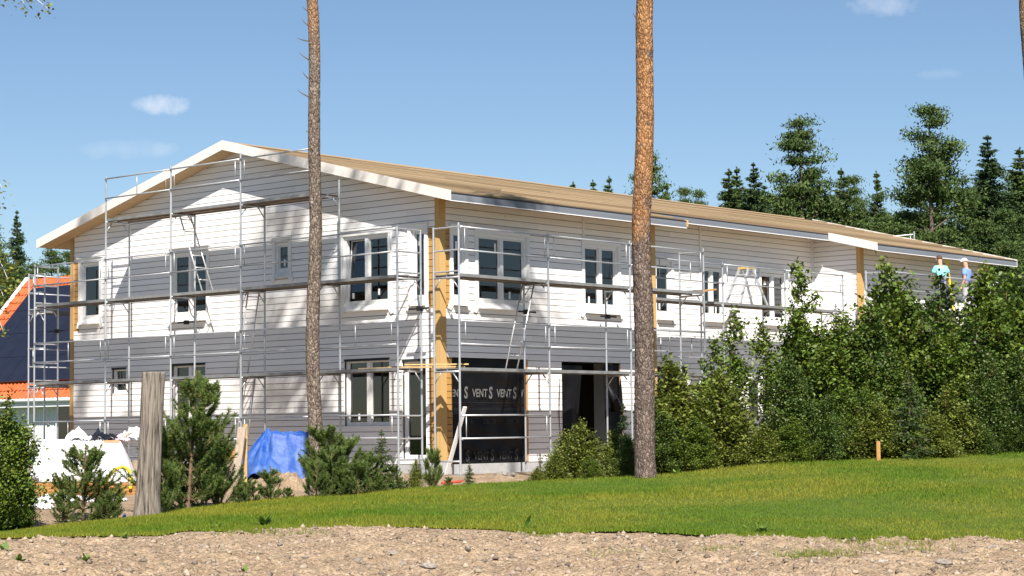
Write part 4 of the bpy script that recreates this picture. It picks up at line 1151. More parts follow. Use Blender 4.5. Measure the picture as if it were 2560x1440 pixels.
def make_sapling(h, r, seed, dense=1.0, needlem='needle_sapling'):
    """young pine: candle-like upright shoots thickly set with needles"""
    global RNG
    RNG = np.random.default_rng(seed)
    tr = MB(); B, Dv, Ln = [], [], []
    def shoot(pts, r0, dens, nl):
        tr.tube([tuple(p) for p in pts], [r0 * (1 - .7 * i / (len(pts) - 1)) + .002 for i in range(len(pts))], 5, False)
        L = np.linalg.norm(np.diff(pts, axis=0), axis=1).sum(); n = int(L * dens)
        t = RNG.uniform(.12, 1, n) * (len(pts) - 1); i = np.minimum(t.astype(int), len(pts) - 2); f = (t - i)[:, None]
        c = pts[i] * (1 - f) + pts[i + 1] * f; ax_ = pts[i + 1] - pts[i]; ax_ = ax_ / np.linalg.norm(ax_, axis=1)[:, None]
        d_ = unit_rand(n) + ax_ * .95; d_ /= np.linalg.norm(d_, axis=1)[:, None]
        B.append(c); Dv.append(d_); Ln.append(nl * RNG.uniform(.6, 1.15, n))
    main = branch_curve((0, 0, -.05), (RNG.normal(0, .04), RNG.normal(0, .04), 1), h + .05, 0, 10)
    shoot(main, .022 * h / 2 + .004, 420 * dense, .075)
    nw = max(5, int(h / .17))
    for k in range(nw):
        t = .06 + .9 * (k + RNG.uniform(0, .4)) / nw
        p = main[min(int(t * 10), 9)]
        for _ in range(RNG.integers(6, 9)):
            a = RNG.uniform(0, 6.28); ln = r * (1 - t) ** .75 * RNG.uniform(.6, 1.25) + .12
            el = RNG.uniform(.25, .75); bc = branch_curve(p, (math.cos(a) * math.cos(el), math.sin(a) * math.cos(el), math.sin(el)), ln, RNG.uniform(.5, 1.3), 5)
            shoot(bc, .008, 520 * dense, .07)
            for q in range(RNG.integers(2, 5)):
                b0__ = bc[RNG.integers(2, 5)]; a3 = a + RNG.uniform(-1.1, 1.1); e3 = RNG.uniform(.5, 1.25)
                s2 = branch_curve(b0__, (math.cos(a3) * math.cos(e3), math.sin(a3) * math.cos(e3), math.sin(e3)), ln * RNG.uniform(.3, .55) + .05, .6, 3)
                shoot(s2, .004, 560 * dense, .065)
    B = np.concatenate(B); Dv = np.concatenate(Dv); Ln = np.concatenate(Ln)[:, None]
    v, f = needle_tris(B, Dv, Ln, .0085)
    cr = np_mesh('crown', v, f); cr.materials.append(MATS[needlem]); tm = tr.mesh('trunk'); tm.materials.append(MATS['twig_bark'])
    return tm, cr
def plant(name, label, cat, protos, loc, scale=1.0, rz=None, group=None):
    tm, cr = protos
    root = thing(name, label, cat, loc, group)
    root.rotation_euler = (0, 0, random.uniform(0, 6.28) if rz is None else rz)
    if isinstance(scale, (int, float)): scale = (scale, scale, scale)
    root.scale = scale
    for nm, me in (('trunk', tm), ('crown', cr)):
        o = bpy.data.objects.new(nm, me); COL.objects.link(o); o.parent = root
    return root

# ---- three tall pines standing on the lawn (trunks in view, crowns above the frame)
def tall_pine(label, px_base, py_base, dist, px_top, r0_, r1_, barkm, seed, h=25.0, crown0=.70, cr=2.6, stubs=(), dens=40):
    b = gpt(px_base, dist, -.08); t_ = atd(px_top, 0, dist + .1)
    root = thing('pine_tree', label, 'tree', b, 'tall pines on the lawn')
    lean = Vector(((t_.x - b.x) / (t_.z - b.z), (t_.y - b.y) / (t_.z - b.z), 0))
    rg = np.random.default_rng(seed)
    nr_, ns = 330, 44; zs = np.concatenate([np.linspace(0, 8.5, 290), np.linspace(8.7, h, 40)])
    th = np.linspace(0, 2 * math.pi, ns, endpoint=False)
    ZZ, TT = np.meshgrid(zs, th, indexing='ij')
    tz = ZZ / 8.0
    R_ = np.where(tz < 1, r0_ + (r1_ - r0_) * tz, r1_ * (1 - .75 * (ZZ - 8) / (h - 8))) + .05 * r0_ * np.exp(-ZZ * 3)
    plate = fbm(TT * ns / 6.28 * .28, ZZ * 7, 1.0, 3, seed) ; fine = fbm(TT * 7, ZZ * 34, 1.0, 2, seed + 5)
    am = np.where(ZZ < 4.2, 1.0, .62)
    R_ = R_ + am * (.011 * plate + .008 * fine) * (r0_ / .14)
    wob = .025 * np.sin(ZZ * .9 + seed) + .015 * np.sin(ZZ * 2.1 + 2 * seed)
    v = np.stack([np.cos(TT) * R_ + ZZ * lean.x + wob * .7, np.sin(TT) * R_ + ZZ * lean.y - wob * .7, ZZ], -1).reshape(-1, 3)
    ii = np.arange(nr_ * ns).reshape(nr_, ns); jj = np.roll(ii, -1, 1)
    f = np.stack([ii[:-1], jj[:-1], jj[1:], ii[1:]], -1).reshape(-1, 4)
    me = np_mesh('trunk', v, f, True); put('trunk', me, barkm, root, b)
    tm, crm = make_pine(h, crown0, cr, 12, .26, dens, 'needle_far', 'twig_bark', seed + 3, .02)
    crm.transform(Matrix.Shear('XY', 4, (lean.x, lean.y)))
    put('crown', crm, None, root, b); tm.transform(Matrix.Shear('XY', 4, (lean.x, lean.y))); put('limbs', tm, None, root, b)
    for (z, ang_, ln, el) in stubs:
        d = RH * math.cos(ang_) + FH * math.sin(ang_)
        zz = z - b.z; p = b + Vector((lean.x * zz, lean.y * zz, zz)); rr_ = r0_ + (r1_ - r0_) * min(1, zz / 8)
        m = MB(); p0 = p + d * rr_ * .8; e = d * math.cos(el) + Vector((0, 0, math.sin(el)))
        e2 = (e + Vector((0, 0, .25))).normalized()
        m.tube([p0, p0 + e * ln * .6, p0 + e * ln * .6 + e2 * ln * .4], [.012, .007, .003], 6); local(m, 'dead_twig', 'fir_bark', root)
    return root
def zpx(px, py, d): return atd(px, py, d).z
tall_pine('slender grey-barked pine trunk crossing the gable with dead twigs', 790, 1115, 29.5, 781, .108, .080, 'bark_grey', 3, 26.5, .60, 3.6, dens=75,
          stubs=[(zpx(770, py, 29.5), math.pi + a, ln, el) for (py, a, ln, el) in [(25, .2, .10, .6), (60, 0, .13, .7), (100, .1, .18, .2), (146, -.2, .20, .6), (195, .2, .14, .8), (240, 0, .20, .5), (330, .6, .06, .2)]] + [(zpx(795, 30, 29.5), .3, .06, .2)])
tall_pine('thick pine trunk, orange above and grey below, standing right of centre', 1609, 1196, 28.7, 1609, .150, .118, 'bark_orange', 8, 25.5, .84, 1.25, dens=20,
          stubs=[(zpx(1590, 45, 28.7), math.pi, .12, 1.0), (zpx(1630, 8, 28.7), 0, .06, .5)])
tall_pine('dark pine trunk barely entering the picture at the right edge', 2640, 1120, 31.0, 2563, .13, .11, 'bark_grey', 14, 24, .68, 2.6)

# ---- right-hand thicket of young birches and aspens along the lawn's far edge
SH = [make_shrub(3.0, 1.25, 4, 84, 13500, .056, 'leaf', 101), make_shrub(3.0, 1.1, 4, 76, 11500, .054, 'leaf', 102), make_shrub(3.0, 1.35, 5, 90, 14500, .056, 'leaf_dark', 103), make_shrub(2.0, 1.0, 5, 70, 9500, .052, 'leaf_olive', 104), make_shrub(3.2, .75, 2, 48, 5200, .052, 'leaf', 105)]
HS = [3.0, 3.0, 3.0, 2.0, 3.2]
def shrub_to(px, pytop, d, k, label, wide=1.0, name='birch_sapling', cat='young tree', group='young trees along the lawn edge'):
    b = gpt(px, d, -.03); top_ = atd(px, pytop, d).z
    hh_ = (top_ - b.z) / HS[k]
    return plant(name, label, cat, SH[k], b, (hh_ * wide, hh_ * wide, hh_), None, group)
bank = [  # px, top py, depth, proto, width, label
    (1690, 900, 31.0, 3, .95, 'yellow-green leafy sapling directly right of the orange pine trunk'),
    (1745, 850, 31.6, 1, .9, 'sapling whose thin top meets the scaffold rail right of the pine trunk'),
    (1835, 772, 33.2, 4, .85, 'narrow sapling with a thin spire below the stepladder'),
    (1800, 935, 30.6, 3, .95, 'low broad sapling in front at the lawn edge, third from the pine trunk'),
    (1905, 1062, 30.2, 3, 1.0, 'lowest bushy sapling below the gap showing the white wall'),
    (1985, 890, 31.2, 2, .75, 'dark sapling right of the gap showing the white wall'),
    (2030, 662, 34.0, 1, .72, 'tall sapling with twin spires beneath the recessed wall corner'),
    (2095, 800, 33.0, 0, .8, 'leafy sapling under the yellow corner post at far right'),
    (2165, 770, 33.4, 2, .8, 'dark rounded sapling right of the yellow far corner post'),
    (2250, 648, 34.5, 0, .70, 'tallest bushy sapling just left of the two workers'),
    (2335, 735, 34.2, 2, .75, 'dark sapling directly below the two workers'),
    (2400, 800, 33.6, 0, .8, 'sapling in front of the worker with the white cap'),
    (2490, 660, 35.0, 0, .72, 'tall sapling right of the workers under the roof end'),
    (2565, 672, 35.2, 2, .8, 'dark tall sapling cut by the right picture edge'),
    (2470, 900, 32.2, 2, .85, 'dark middle-height sapling low at far right'),
    (2380, 970, 31.4, 3, .95, 'light green low sapling right of the small dark spruce'),
    (2150, 960, 31.2, 0, .8, 'broad low sapling left of the wooden stake'),
    (2060, 985, 30.9, 2, .85, 'dark low sapling two bushes left of the stake'),
    (2550, 880, 33.0, 2, .9, 'dark bush filling the right picture edge above the lawn'),
    (2240, 880, 33.0, 1, .85, 'mid-green sapling behind the small dark spruce'),
    (1660, 1030, 30.3, 2, .8, 'dark low bush pressed against the orange pine trunk'),
    (1745, 1040, 30.0, 0, .9, 'low bush at the lawn edge, second right of the orange pine trunk'),
    (1450, 1055, 31.5, 3, .75, 'yellow-tinged bush in front of the open dark doorway'),
    (1385, 1130, 31.0, 3, .85, 'low sprawling bush left of the yellow-tinged doorway bush'),
    (1530, 1075, 30.6, 3, .7, 'small leafy bush just left of the orange pine trunk'),
    (1340, 1168, 30.2, 3, .95, 'lowest scrub by the sand left of the doorway bushes'),
    (1480, 1140, 30.2, 0, .95, 'dense green bush at the foot of the doorway bush')]
bank += [(2125, 785, 34.0, 0, 1.0, 'leafy sapling filling the hollow left of the tallest bushy sapling'), (2195, 705, 34.6, 1, .9, 'slim-topped sapling second left of the two workers'), (2300, 690, 35.0, 1, .85, 'sapling whose tip touches the mint-shirted worker'), (2440, 790, 34.4, 2, .9, 'dark sapling right below the white-capped worker'),
         (2525, 690, 35.4, 1, .9, 'sapling under the end of the roof near the right edge'), (1960, 800, 33.4, 4, .9, 'thin sapling left of the twin-spired one'), (2200, 1010, 30.8, 3, .9, 'low pale bush directly behind the wooden stake'), (2340, 1040, 30.9, 3, 1.0, 'low bush at the lawn edge right of the small spruce'), (2450, 1050, 31.3, 2, 1.0, 'low dark bush near the right end of the lawn edge'), (2540, 1040, 31.9, 2, 1.0, 'last low bush at the right end of the lawn edge'), (1980, 1040, 30.5, 0, 1.0, 'low round bush right of the little spruce'),
         (1420, 1085, 32.0, 3, 1.0, 'bush with pale leaves at the left jamb of the open doorway'), (1575, 1090, 30.0, 2, .8, 'dark bush squeezed left of the orange pine trunk')]
for (px, py, d, k, wd, lb) in bank: shrub_to(px, py, d, k, lb, wd * (1.35 if py > 1000 else 1.12))
# small spruces
SPR = [make_pine(2.0, .03, .62, 17, .085, 95, 'needle_fir', 'twig_bark', 201, .022, 'spruce'), make_pine(2.0, .03, .55, 17, .085, 95, 'needle_spruce', 'twig_bark', 202, .022, 'spruce')]
for (px, py, d, k, lb) in [(2272, 925, 30.7, 0, 'small dark spruce at the lawn edge right of the stake'), (1560, 1010, 31.6, 1, 'dark young spruce tucked behind the orange pine trunk'), (1840, 985, 31.4, 0, 'little spruce among the bushes below the white wall gap'),
                           (955, 1075, 27.6, 0, 'young spruce with bottlebrush top beside the pine saplings'), (1172, 1155, 29.2, 0, 'tiny spruce seedling in the sand below the front scaffold')]:
    b = gpt(px, d, -.02); top_ = atd(px, py, d).z; h_ = (top_ - b.z) / 2.0
    plant('spruce_sapling', lb, 'young tree', SPR[k], b, (h_ * (.8 if k else 1.05), h_ * (.8 if k else 1.05), h_), None, 'small spruces')
# pine saplings
SAP = [make_sapling(2.0, .62, 301), make_sapling(1.2, .50, 302), make_sapling(1.0, .30, 303), make_sapling(1.15, .42, 304, 1.15)]
SAPH = [2.0, 1.2, 1.0, 1.15]
for (px, py, d, k, w_, lb) in [(470, 925, 25.6, 0, .92, 'tallest bushy pine sapling beside the weathered stump'), (410, 1150, 24.9, 1, .7, 'low pine sapling at the foot of the weathered stump'), (545, 1100, 26.2, 1, .75, 'pine sapling right of the tallest one, left of the blue tarp'),
        (208, 1112, 23.9, 1, 1.0, 'lone dark pine sapling in front of the lumber pile'), (160, 1225, 23.4, 1, .9, 'low pine sapling left of the lone one near the leafy bush'), (265, 1225, 23.7, 1, .9, 'low pine sapling between the lone one and the stump'),
        (812, 1068, 27.2, 3, .85, 'upright pine sapling at the foot of the grey pine trunk'), (865, 1092, 27.5, 3, .8, 'pine sapling second right of the grey pine trunk'), (790, 1150, 26.6, 1, .8, 'low pine sapling right beside the blue tarp'),
        (920, 1130, 27.2, 3, .9, 'pine sapling in the middle of the cluster left of the young spruce'), (855, 1170, 26.7, 1, .8, 'lowest pine sapling of the cluster at the lawn edge'), (985, 1165, 27.6, 3, .8, 'pine sapling right of the young spruce with the bottlebrush top'),
        (672, 1165, 26.4, 2, .9, 'thin pine seedling in front of the blue tarp'), (625, 1195, 26.0, 2, 1.0, 'tiny pine seedling left of the blue tarp'), (720, 1215, 26.4, 2, 1.0, 'smallest pine seedling below the blue tarp'), (1080, 1110, 28.6, 2, .6, 'slim seedling standing before the glazed corner door'),
        (430, 1060, 26.0, 0, .75, 'bushy pine sapling squeezed behind the weathered stump'), (505, 1030, 26.3, 0, .8, 'pine sapling behind and right of the tallest one'), (830, 1120, 26.9, 3, 1.0, 'dense pine sapling hiding the base of the grey trunk'), (895, 1150, 26.8, 1, 1.0, 'bushy low pine sapling in the cluster centre'), (950, 1190, 27.2, 1, 1.0, 'low pine sapling under the young spruce'), (1010, 1200, 27.8, 2, 1.2, 'tiny pine sapling right end of the cluster'),
        (600, 1210, 25.8, 2, 1.1, 'tiny pine seedling at the lawn edge under the leaning plank'), (1120, 1190, 28.5, 2, 1.0, 'tiny pine seedling below the corner post')]:
    b = gpt(px, d, -.02); top_ = atd(px, py, d).z; h_ = (top_ - b.z) / SAPH[k]
    plant('pine_sapling', lb, 'young tree', SAP[k], b, (h_ * w_ * 1.28, h_ * w_ * 1.28, h_), None, 'pine saplings behind the lawn')
# scrub below the corner and the leafy bush at far left
for (px, py, d, k, wd, lb) in [(1040, 1150, 28.6, 3, .7, 'thin weedy bush under the corner door'), (1085, 1165, 28.9, 4, .8, 'sparse flowering weed below the corner post')]: shrub_to(px, py, d, k, lb, wd, 'weed_bush', 'bush', 'scrub below the corner')
LB = make_shrub(2.2, .70, 5, 70, 10500, .045, 'leaf', 120)
for (px, py, d, w_, lb) in [(28, 985, 22.2, .9, 'dense dark leafy bush at the left picture edge'), (-30, 1060, 21.6, .9, 'leafy bush half outside the left picture edge'), (70, 1190, 22.3, .8, 'lower leafy bush right of the dense one at far left')]:
    b = gpt(px, d, -.03); top_ = atd(px, py, d).z; h_ = (top_ - b.z) / 2.2
    plant('leafy_bush', lb, 'bush', LB, b, (h_ * w_, h_ * w_, h_), None, 'leafy bushes at the left edge')

# ---- birch outside the left edge, drooping twigs reach into the frame
def make_birch(h, seed, targets, base):
    global RNG
    RNG = np.random.default_rng(seed)
    tr = MB(); cs = []
    st = branch_curve((0, 0, -.1), (.01, .0, 1), h, 0, 12); tr.tube([tuple(p) for p in st], [.17 * (1 - .92 * i / 12) + .01 for i in range(13)], 9, False)
    for j in range(44):
        t = .42 + .56 * (j + RNG.random()) / 44; p = st[int(t * 12)] if t < .999 else st[-1]
        a = RNG.uniform(0, 6.28); ln = (1.05 - t) * 4.8 * RNG.uniform(.6, 1.1) + .5; el = RNG.uniform(.5, .9)
        bc = branch_curve(p, (math.cos(a) * math.cos(el), math.sin(a) * math.cos(el), math.sin(el)), ln, -1.1, 7); tr.tube([tuple(q) for q in bc], [.03 * (1 - .85 * i / 7) + .003 for i in range(8)], 4, False)
        for _ in range(9):
            q = along(bc, 1, .3)[0]; tw = branch_curve(q, (RNG.normal(0, .4), RNG.normal(0, .4), -.5), RNG.uniform(.4, 1.3), -.8, 4)
            cs.append(along(tw, 34, .05) + RNG.normal(0, .05, (34, 3)))
    for (tgt, n, sp_) in targets:                       # hanging twigs that enter the picture
        q = np.array(tgt - base); s0_ = np.array([0, 0, q[2] + RNG.uniform(1.2, 2.4)]); mid = (s0_ * .35 + q * .65); mid[2] = q[2] + RNG.uniform(.5, .9)
        u_ = np.linspace(0, 1, 14)[:, None]; bc = (1 - u_) ** 2 * s0_ + 2 * u_ * (1 - u_) * mid + u_ ** 2 * q
        tr.tube([tuple(x) for x in bc], [.022 * (1 - .88 * i / 13) + .002 for i in range(14)], 4, False)
        cs.append(along(bc[7:], n // 2, .0) + RNG.normal(0, sp_ * .7, (n // 2, 3))); cs.append(q + RNG.normal(0, sp_, (n // 2, 3)))
    v, f = leaf_quads(np.concatenate(cs), .05)
    cr = np_mesh('crown', v, f); cr.materials.append(MATS['leaf_yellow']); tm = tr.mesh('trunk', True); tm.materials.append(MATS['birch_bark'])
    return tm, cr
bd = 32.0; bb_ = gpt(-120, bd, -.05)
tg = [(atd(60, 8, bd - .6), 60, .12), (atd(120, 22, bd - .6), 34, .07), (atd(20, -10, bd - .5), 60, .15), (atd(4, 470, bd - .4), 26, .09), (atd(-4, 520, bd - .4), 22, .08), (atd(0, 660, bd - .3), 130, .16), (atd(20, 700, bd - .3), 120, .14), (atd(8, 740, bd - .3), 120, .14), (atd(-10, 790, bd - .2), 80, .12), (atd(10, 835, bd - .3), 16, .05)]
broot = plant('birch_tree', 'birch outside the left edge with yellowing twigs hanging into view', 'tree', make_birch(28.0, 401, [(t_, n, s_) for t_, n, s_ in tg], bb_), bb_, 1.0, 0.0)

# ---- forest behind the house
FP = [make_pine(16, .12, 3.6, 20, .23, 620, 'needle_far', 'fir_bark', 501), make_pine(16, .10, 3.9, 21, .23, 640, 'needle_far', 'fir_bark', 502), make_pine(16, .15, 3.3, 19, .23, 560, 'needle_far', 'fir_bark', 503), make_pine(16, .05, 4.3, 62, .27, 290, 'needle_spruce', 'fir_bark', 504, None, 'spruce'), make_pine(16, .05, 4.0, 62, .26, 280, 'needle_far', 'fir_bark', 505, None, 'spruce')]
def far_tree(px, py, d, k, label, w_=1.0, name='forest_pine', group='forest behind the house'):
    b = wpt((px - 1280) / FPX * d, d, GZ - .05); top_ = atd(px, py, d).z; h_ = (top_ - b.z) / 16.0
    return plant(name, label, 'tree', FP[k], b, (h_ * w_, h_ * w_, h_), None, group)
named = [(2005, 285, 92, 0, 'tall pine with a rounded open crown, second highest behind the roof', 1.0), (2335, 262, 88, 1, 'highest pine of the forest, above the white-capped worker', 1.0), (2492, 335, 96, 3, 'pointed conifer at far right of the forest skyline', 1.25), (2545, 368, 98, 4, 'conifer touching the right edge of the forest skyline', 1.3),
         (1625, 375, 96, 0, 'pine standing behind the orange trunk, showing on both sides', .85), (1427, 452, 120, 4, 'lone small conifer tip peeping over the roof, leftmost', .9), (1498, 448, 112, 4, 'left one of the pair of conifer tips above the roof', .9), (1524, 437, 113, 4, 'right one of the pair of conifer tips above the roof', .9),
         (1662, 455, 110, 4, 'small pointed conifer just right of the orange trunk', .9), (1712, 468, 112, 2, 'pale thin-topped tree between trunk and forest', .7), (1748, 474, 112, 2, 'last small tree before the sky gap left of the forest', .6),
         (1822, 418, 100, 4, 'leftmost pointed tree of the dense forest mass', 1.15), (1852, 412, 102, 4, 'second pointed tree of the dense forest mass', 1.0), (1896, 402, 99, 3, 'third pointed tree, left of the tall rounded pine', 1.05),
         (2112, 420, 96, 4, 'pointed tree right of the tall rounded pine', 1.2), (2138, 438, 99, 2, 'low crown in the dip between the two highest pines', .9), (2212, 425, 97, 4, 'thin tree at the left foot of the highest pine', .9), (2420, 470, 96, 2, 'low crown in the dip right of the highest pine', .9)]
for (px, py, d, k, lb, w_) in named: far_tree(px, py, d, k, lb, w_)
rf = random.Random(4)
UN = 'first second third fourth fifth sixth seventh eighth ninth'.split()
ORD = UN + 'tenth eleventh twelfth thirteenth fourteenth fifteenth sixteenth seventeenth eighteenth nineteenth'.split() + ['twentieth'] + ['twenty-' + u for u in UN] + ['thirtieth'] + ['thirty-' + u for u in UN]
def skyline(px): return np.interp(px, [1400, 1560, 1640, 1770, 1810, 1950, 2060, 2130, 2240, 2420, 2480, 2600, 2800], [540, 520, 470, 545, 490, 455, 455, 480, 470, 490, 430, 420, 430])
k = 0
for d, lo, step, drop in ((86, 1850, 58, 95), (78, 2080, 74, 190), (104, 1790, 44, 12), (72, 2380, 60, 260)):
    px = lo + rf.uniform(0, 20)
    ordinal = 0
    while px < (3000 if d > 80 else 2760):
        ordinal += 1
        far_tree(px, skyline(px) + drop + rf.uniform(-15, 45), d + rf.uniform(-3, 3), (0, 1, 2, 3, 0)[k % 5], 'dark %s, %s from the left in the %s row of forest behind the roof' % ('spruce' if k % 5 == 3 else 'pine', ORD[ordinal - 1], {72: 'nearest', 78: 'second', 86: 'third', 104: 'farthest'}[d]), rf.uniform(1.15, 1.5)); k += 1
        px += step * rf.uniform(.8, 1.25)
for (px, py), w_ in zip(((1560, 500), (1600, 495), (1680, 505), (1730, 520), (1780, 545)), ('left of the orange trunk', 'hidden by the orange trunk', 'just right of the orange trunk', 'between the orange trunk and the forest', 'at the left foot of the forest')):
    far_tree(px, py, 118, 4, 'small conifer low behind the roof, ' + w_, 1.3, group='low conifers behind the roof')
for (px, py, d, k, w_, lb) in [(40, 525, 92, 3, .75, 'pointed spruce standing alone above the neighbour roof at left'), (128, 602, 100, 0, .8, 'rounded dark pine between spruce and gable eave'), (165, 630, 98, 1, .7, 'dark pine directly beside the gable eave'), (-30, 560, 96, 2, 1.0, 'pine at the left edge behind the neighbour house'), (85, 655, 90, 0, 1.1, 'low dark crown behind the neighbour roof'), (20, 660, 88, 2, 1.1, 'low crown below the pointed spruce'), (200, 660, 92, 0, 1.0, 'dark crown seen between scaffold rails at left')]:
    far_tree(px, py, d, k, lb, w_, group='trees behind the neighbour house')

# ================================================================== site things
def heightfield(name, c, u, v, nu, nv_, su, sv, fn, m, label=None, cat=None, **kw):
    """draped sheet: u to the right, v away; fn(a, b) -> height or None to cut"""
    mb = MB(); idx_ = {}
    for j in range(nv_ + 1):
        for i in range(nu + 1):
            a = -su + 2 * su * i / nu; b = -sv + 2 * sv * j / nv_
            h_ = fn(a, b)
            if h_ is None: continue
            if isinstance(h_, tuple): a, b, h_ = h_
            idx_[(i, j)] = len(mb.v); p = u * a + v * b; mb.v.append((p.x, p.y, h_))
    for j in range(nv_):
        for i in range(nu):
            q = [idx_.get(k_) for k_ in ((i, j), (i + 1, j), (i + 1, j + 1), (i, j + 1))]
            if None not in q: mb.f.append(tuple(q))
    o = put(name, mb.mesh(name, True), m, None, c)
    sol = o.modifiers.new('thickness', 'SOLIDIFY'); sol.thickness = .006; sol.offset = 1
    if label: o['label'] = label; o['category'] = cat
    return o
def nz1(a, b, sc, sd_): return float(fbm(np.array([a]), np.array([b]), sc, 3, sd_)[0])

# weathered stump
sb = gpt(368, 24.6, -.05); stp = atd(384, 930, 24.7)
hgt = stp.z - sb.z
v = []; f = []; ns, nr_ = 40, 70
for j in range(nr_ + 1):
    z = hgt * j / nr_
    for i in range(ns):
        t = 2 * math.pi * i / ns
        r_ = .142 * (1 + .28 * math.exp(-z * 4)) * (1 - .06 * z / hgt) + .010 * math.sin(t * 5 + .6 * math.sin(z * 2)) + .012 * nz1(t * 2.2, z * .9, 1.4, 61) + .006 * nz1(t * 9, z * 1.2, 1.6, 62)
        if abs(((t - 4.2) % 6.283)) < .12: r_ -= .022
        off = (stp - sb) * (z / hgt)
        v.append((math.cos(t) * r_ + off.x, math.sin(t) * r_ + off.y, z + (.025 * nz1(t, 3, 1.1, 63) if j == nr_ else 0)))
for j in range(nr_):
    for i in range(ns): f.append((j * ns + i, j * ns + (i + 1) % ns, (j + 1) * ns + (i + 1) % ns, (j + 1) * ns + i))
me = bpy.data.meshes.new('tree_stump'); me.from_pydata(v, [], f + [tuple(range(nr_ * ns, (nr_ + 1) * ns))]); me.update()
me.polygons.foreach_set('use_smooth', [True] * (len(f)) + [False])
put('tree_stump', me, 'weathered', None, sb, label='tall weathered grey tree stump with a flat sawn top', category='stump')

# blue tarpaulin over a heap, tent-like peak at left
tb = gpt(682, 35.0); tb.z -= .02
KT = 35.0 / FPX
def blue(a, b):
    r_ = math.hypot((a + .08) * 1.0, b * .9); th = math.atan2(b, a + .08)
    peak = 1.06 - r_ * 1.28 + .05 * math.sin(th * 7 + .5) * min(1, r_ * 2) + .03 * math.sin(th * 13)
    e = max(0, abs(a - .36) - .34) * 2.4 + max(0, abs(b) - .33) * 3.2
    box = .97 - e - .03 * a - .04 * math.sin(a * 9) * max(0, abs(b) - .1)
    h_ = max(peak, box if a > .02 else box - (.02 - a) * 4)
    h_ += .05 * nz1(a, b, 4, 71) + .035 * nz1(a, b, 9, 72) + .035 * math.sin(a * 17 + 4 * nz1(a, b, 3, 74)) * min(1, max(0, .95 - h_) * 2)
    if h_ < -.03: return None
    return max(h_, .012 + .05 * abs(nz1(a, b, 6, 73)))
heightfield('blue_tarp', tb, RH, FH, 90, 70, .80, .75, blue, 'blue_tarp', 'blue tarpaulin draped to a tent-like peak beside the grey pine trunk', 'tarpaulin')
q = gpt(1470, 33.2); q.z += .0
heightfield('blue_sheet', q, RH, FH, 26, 20, .32, .25, lambda a, b: max(.0, .42 - 2.2 * abs(a) * abs(a) * 2 - b * b * 4 + .12 * nz1(a, b, 6, 75)) if abs(a) < .3 else None, 'blue_tarp', 'scrap of blue plastic glimpsed through the bushes by the doorway', 'plastic sheet')

# stack of orange-brown lumber under a white tarp, with debris on top
d0 = 30.9
def bar(name, m, label, cat, p, q, w, h, group=None): return plank(name, label, cat, p, q, w, h, m, group)
lz = gpt(250, d0).z
bk = thing('lumber_stack', 'low stack of orange-brown boards under the white tarpaulin', 'lumber', gpt(250, d0), None)
zb0 = atd(250, 1243, d0).z; zt0 = atd(250, 1206, d0).z
rows = 5; bh = (zt0 - zb0) / rows
for r_ in range(rows):
    for c in range(4):
        p = atd(95 + random.uniform(-15, 15), 1200, d0 + c * .17); q = atd(430 + random.uniform(-25, 18), 1200, d0 + c * .17)
        zz = zb0 + bh * (r_ + .5); b = MB(); b.beam((p.x, p.y, zz), (q.x, q.y, zz), .155, bh * .86); local(b, 'board', 'lumber', bk)
for px in (150, 360):
    p = gpt(px, d0 - .05); q = gpt(px, d0 + .65); b = MB(); zz = (p.z + zb0) / 2
    b.beam((p.x, p.y, zz), (q.x, q.y, zz), .12, max(.05, zb0 - p.z)); local(b, 'bearer', 'grey_plank', bk)
wc = atd(212, 1200, d0 + .45); wz = zt0 + .005
topz = atd(212, 1103, d0 + .4).z - wz
def white(a, b):
    e = max(0, abs(a) - .58 + .10 * b); f_ = max(0, abs(b) - .24)
    h_ = topz * (1 - .04 * a) - (e * 3.0) ** 1.15 - f_ * 4.2 + .03 * nz1(a, b, 2.5, 81) + .05 * math.sin(a * 5 + b * 3) * min(1, f_ * 4) + .012 * nz1(a, b, 9, 82)
    if a < 0: h_ -= .0
    if h_ < -.02: return None
    return max(h_, .004)
heightfield('white_tarp', Vector((wc.x, wc.y, wz)), RH, FH, 80, 50, 1.05, .5, white, 'white_tarp', 'white tarpaulin covering a bulky pile on the lumber stack', 'tarpaulin')
def lump(name, px, py, d, w_, h_, dp, m, label, cat, seed, group=None, tall=0.0):
    c = atd(px, py, d)
    def fn(a, b):
        r_ = math.hypot(a / w_, b / dp)
        if r_ > 1.02: return None
        k_ = math.sqrt(max(0, 1 - r_ * r_))
        return h_ * (k_ * (.75 + .9 * nz1(a / w_, b / dp, 1.7, seed) + .35 * nz1(a / w_, b / dp, 4, seed + 1)) + tall * max(0, 1 - math.hypot(a / w_ - .35, b / dp) * 3))
    return heightfield(name, c, RH, FH, 30, 20, w_ * 1.02, dp * 1.02, fn, m, label, cat)
dt = d0 + .42
lump('plastic_sheet', 198, 1103, dt, .22, .16, .22, 'white_tarp', 'crumpled white plastic heaped left of the black bag', 'plastic sheet', 91)
lump('bin_bag', 252, 1104, dt, .16, .15, .2, 'black_bag', 'black plastic bag with a pointed top on the white pile', 'bag', 93, tall=.55)
lump('bin_bag', 282, 1103, dt + .05, .13, .11, .16, 'black_bag', 'smaller black plastic bag slumped right of the pointed one', 'bag', 97)
lump('plastic_sheet', 335, 1102, dt + .2, .20, .20, .2, 'white_tarp', 'crumpled white sack beside the weathered stump', 'plastic sheet', 95)
lump('pink_sheet', 305, 1105, dt, .13, .12, .14, 'pink_sheet', 'crumpled pinkish sheet between black bag and white sack', 'plastic sheet', 99)
cb_ = atd(282, 1104, dt - .12); bm_ = MB(); bm_.beam(cb_ - RH * .14 - cb_, cb_ + RH * .12 - cb_, .12, .045); put('cardboard', bm_.mesh('cardboard'), 'cardboard', None, cb_, label='flat strip of brown cardboard under the black bags', category='cardboard')
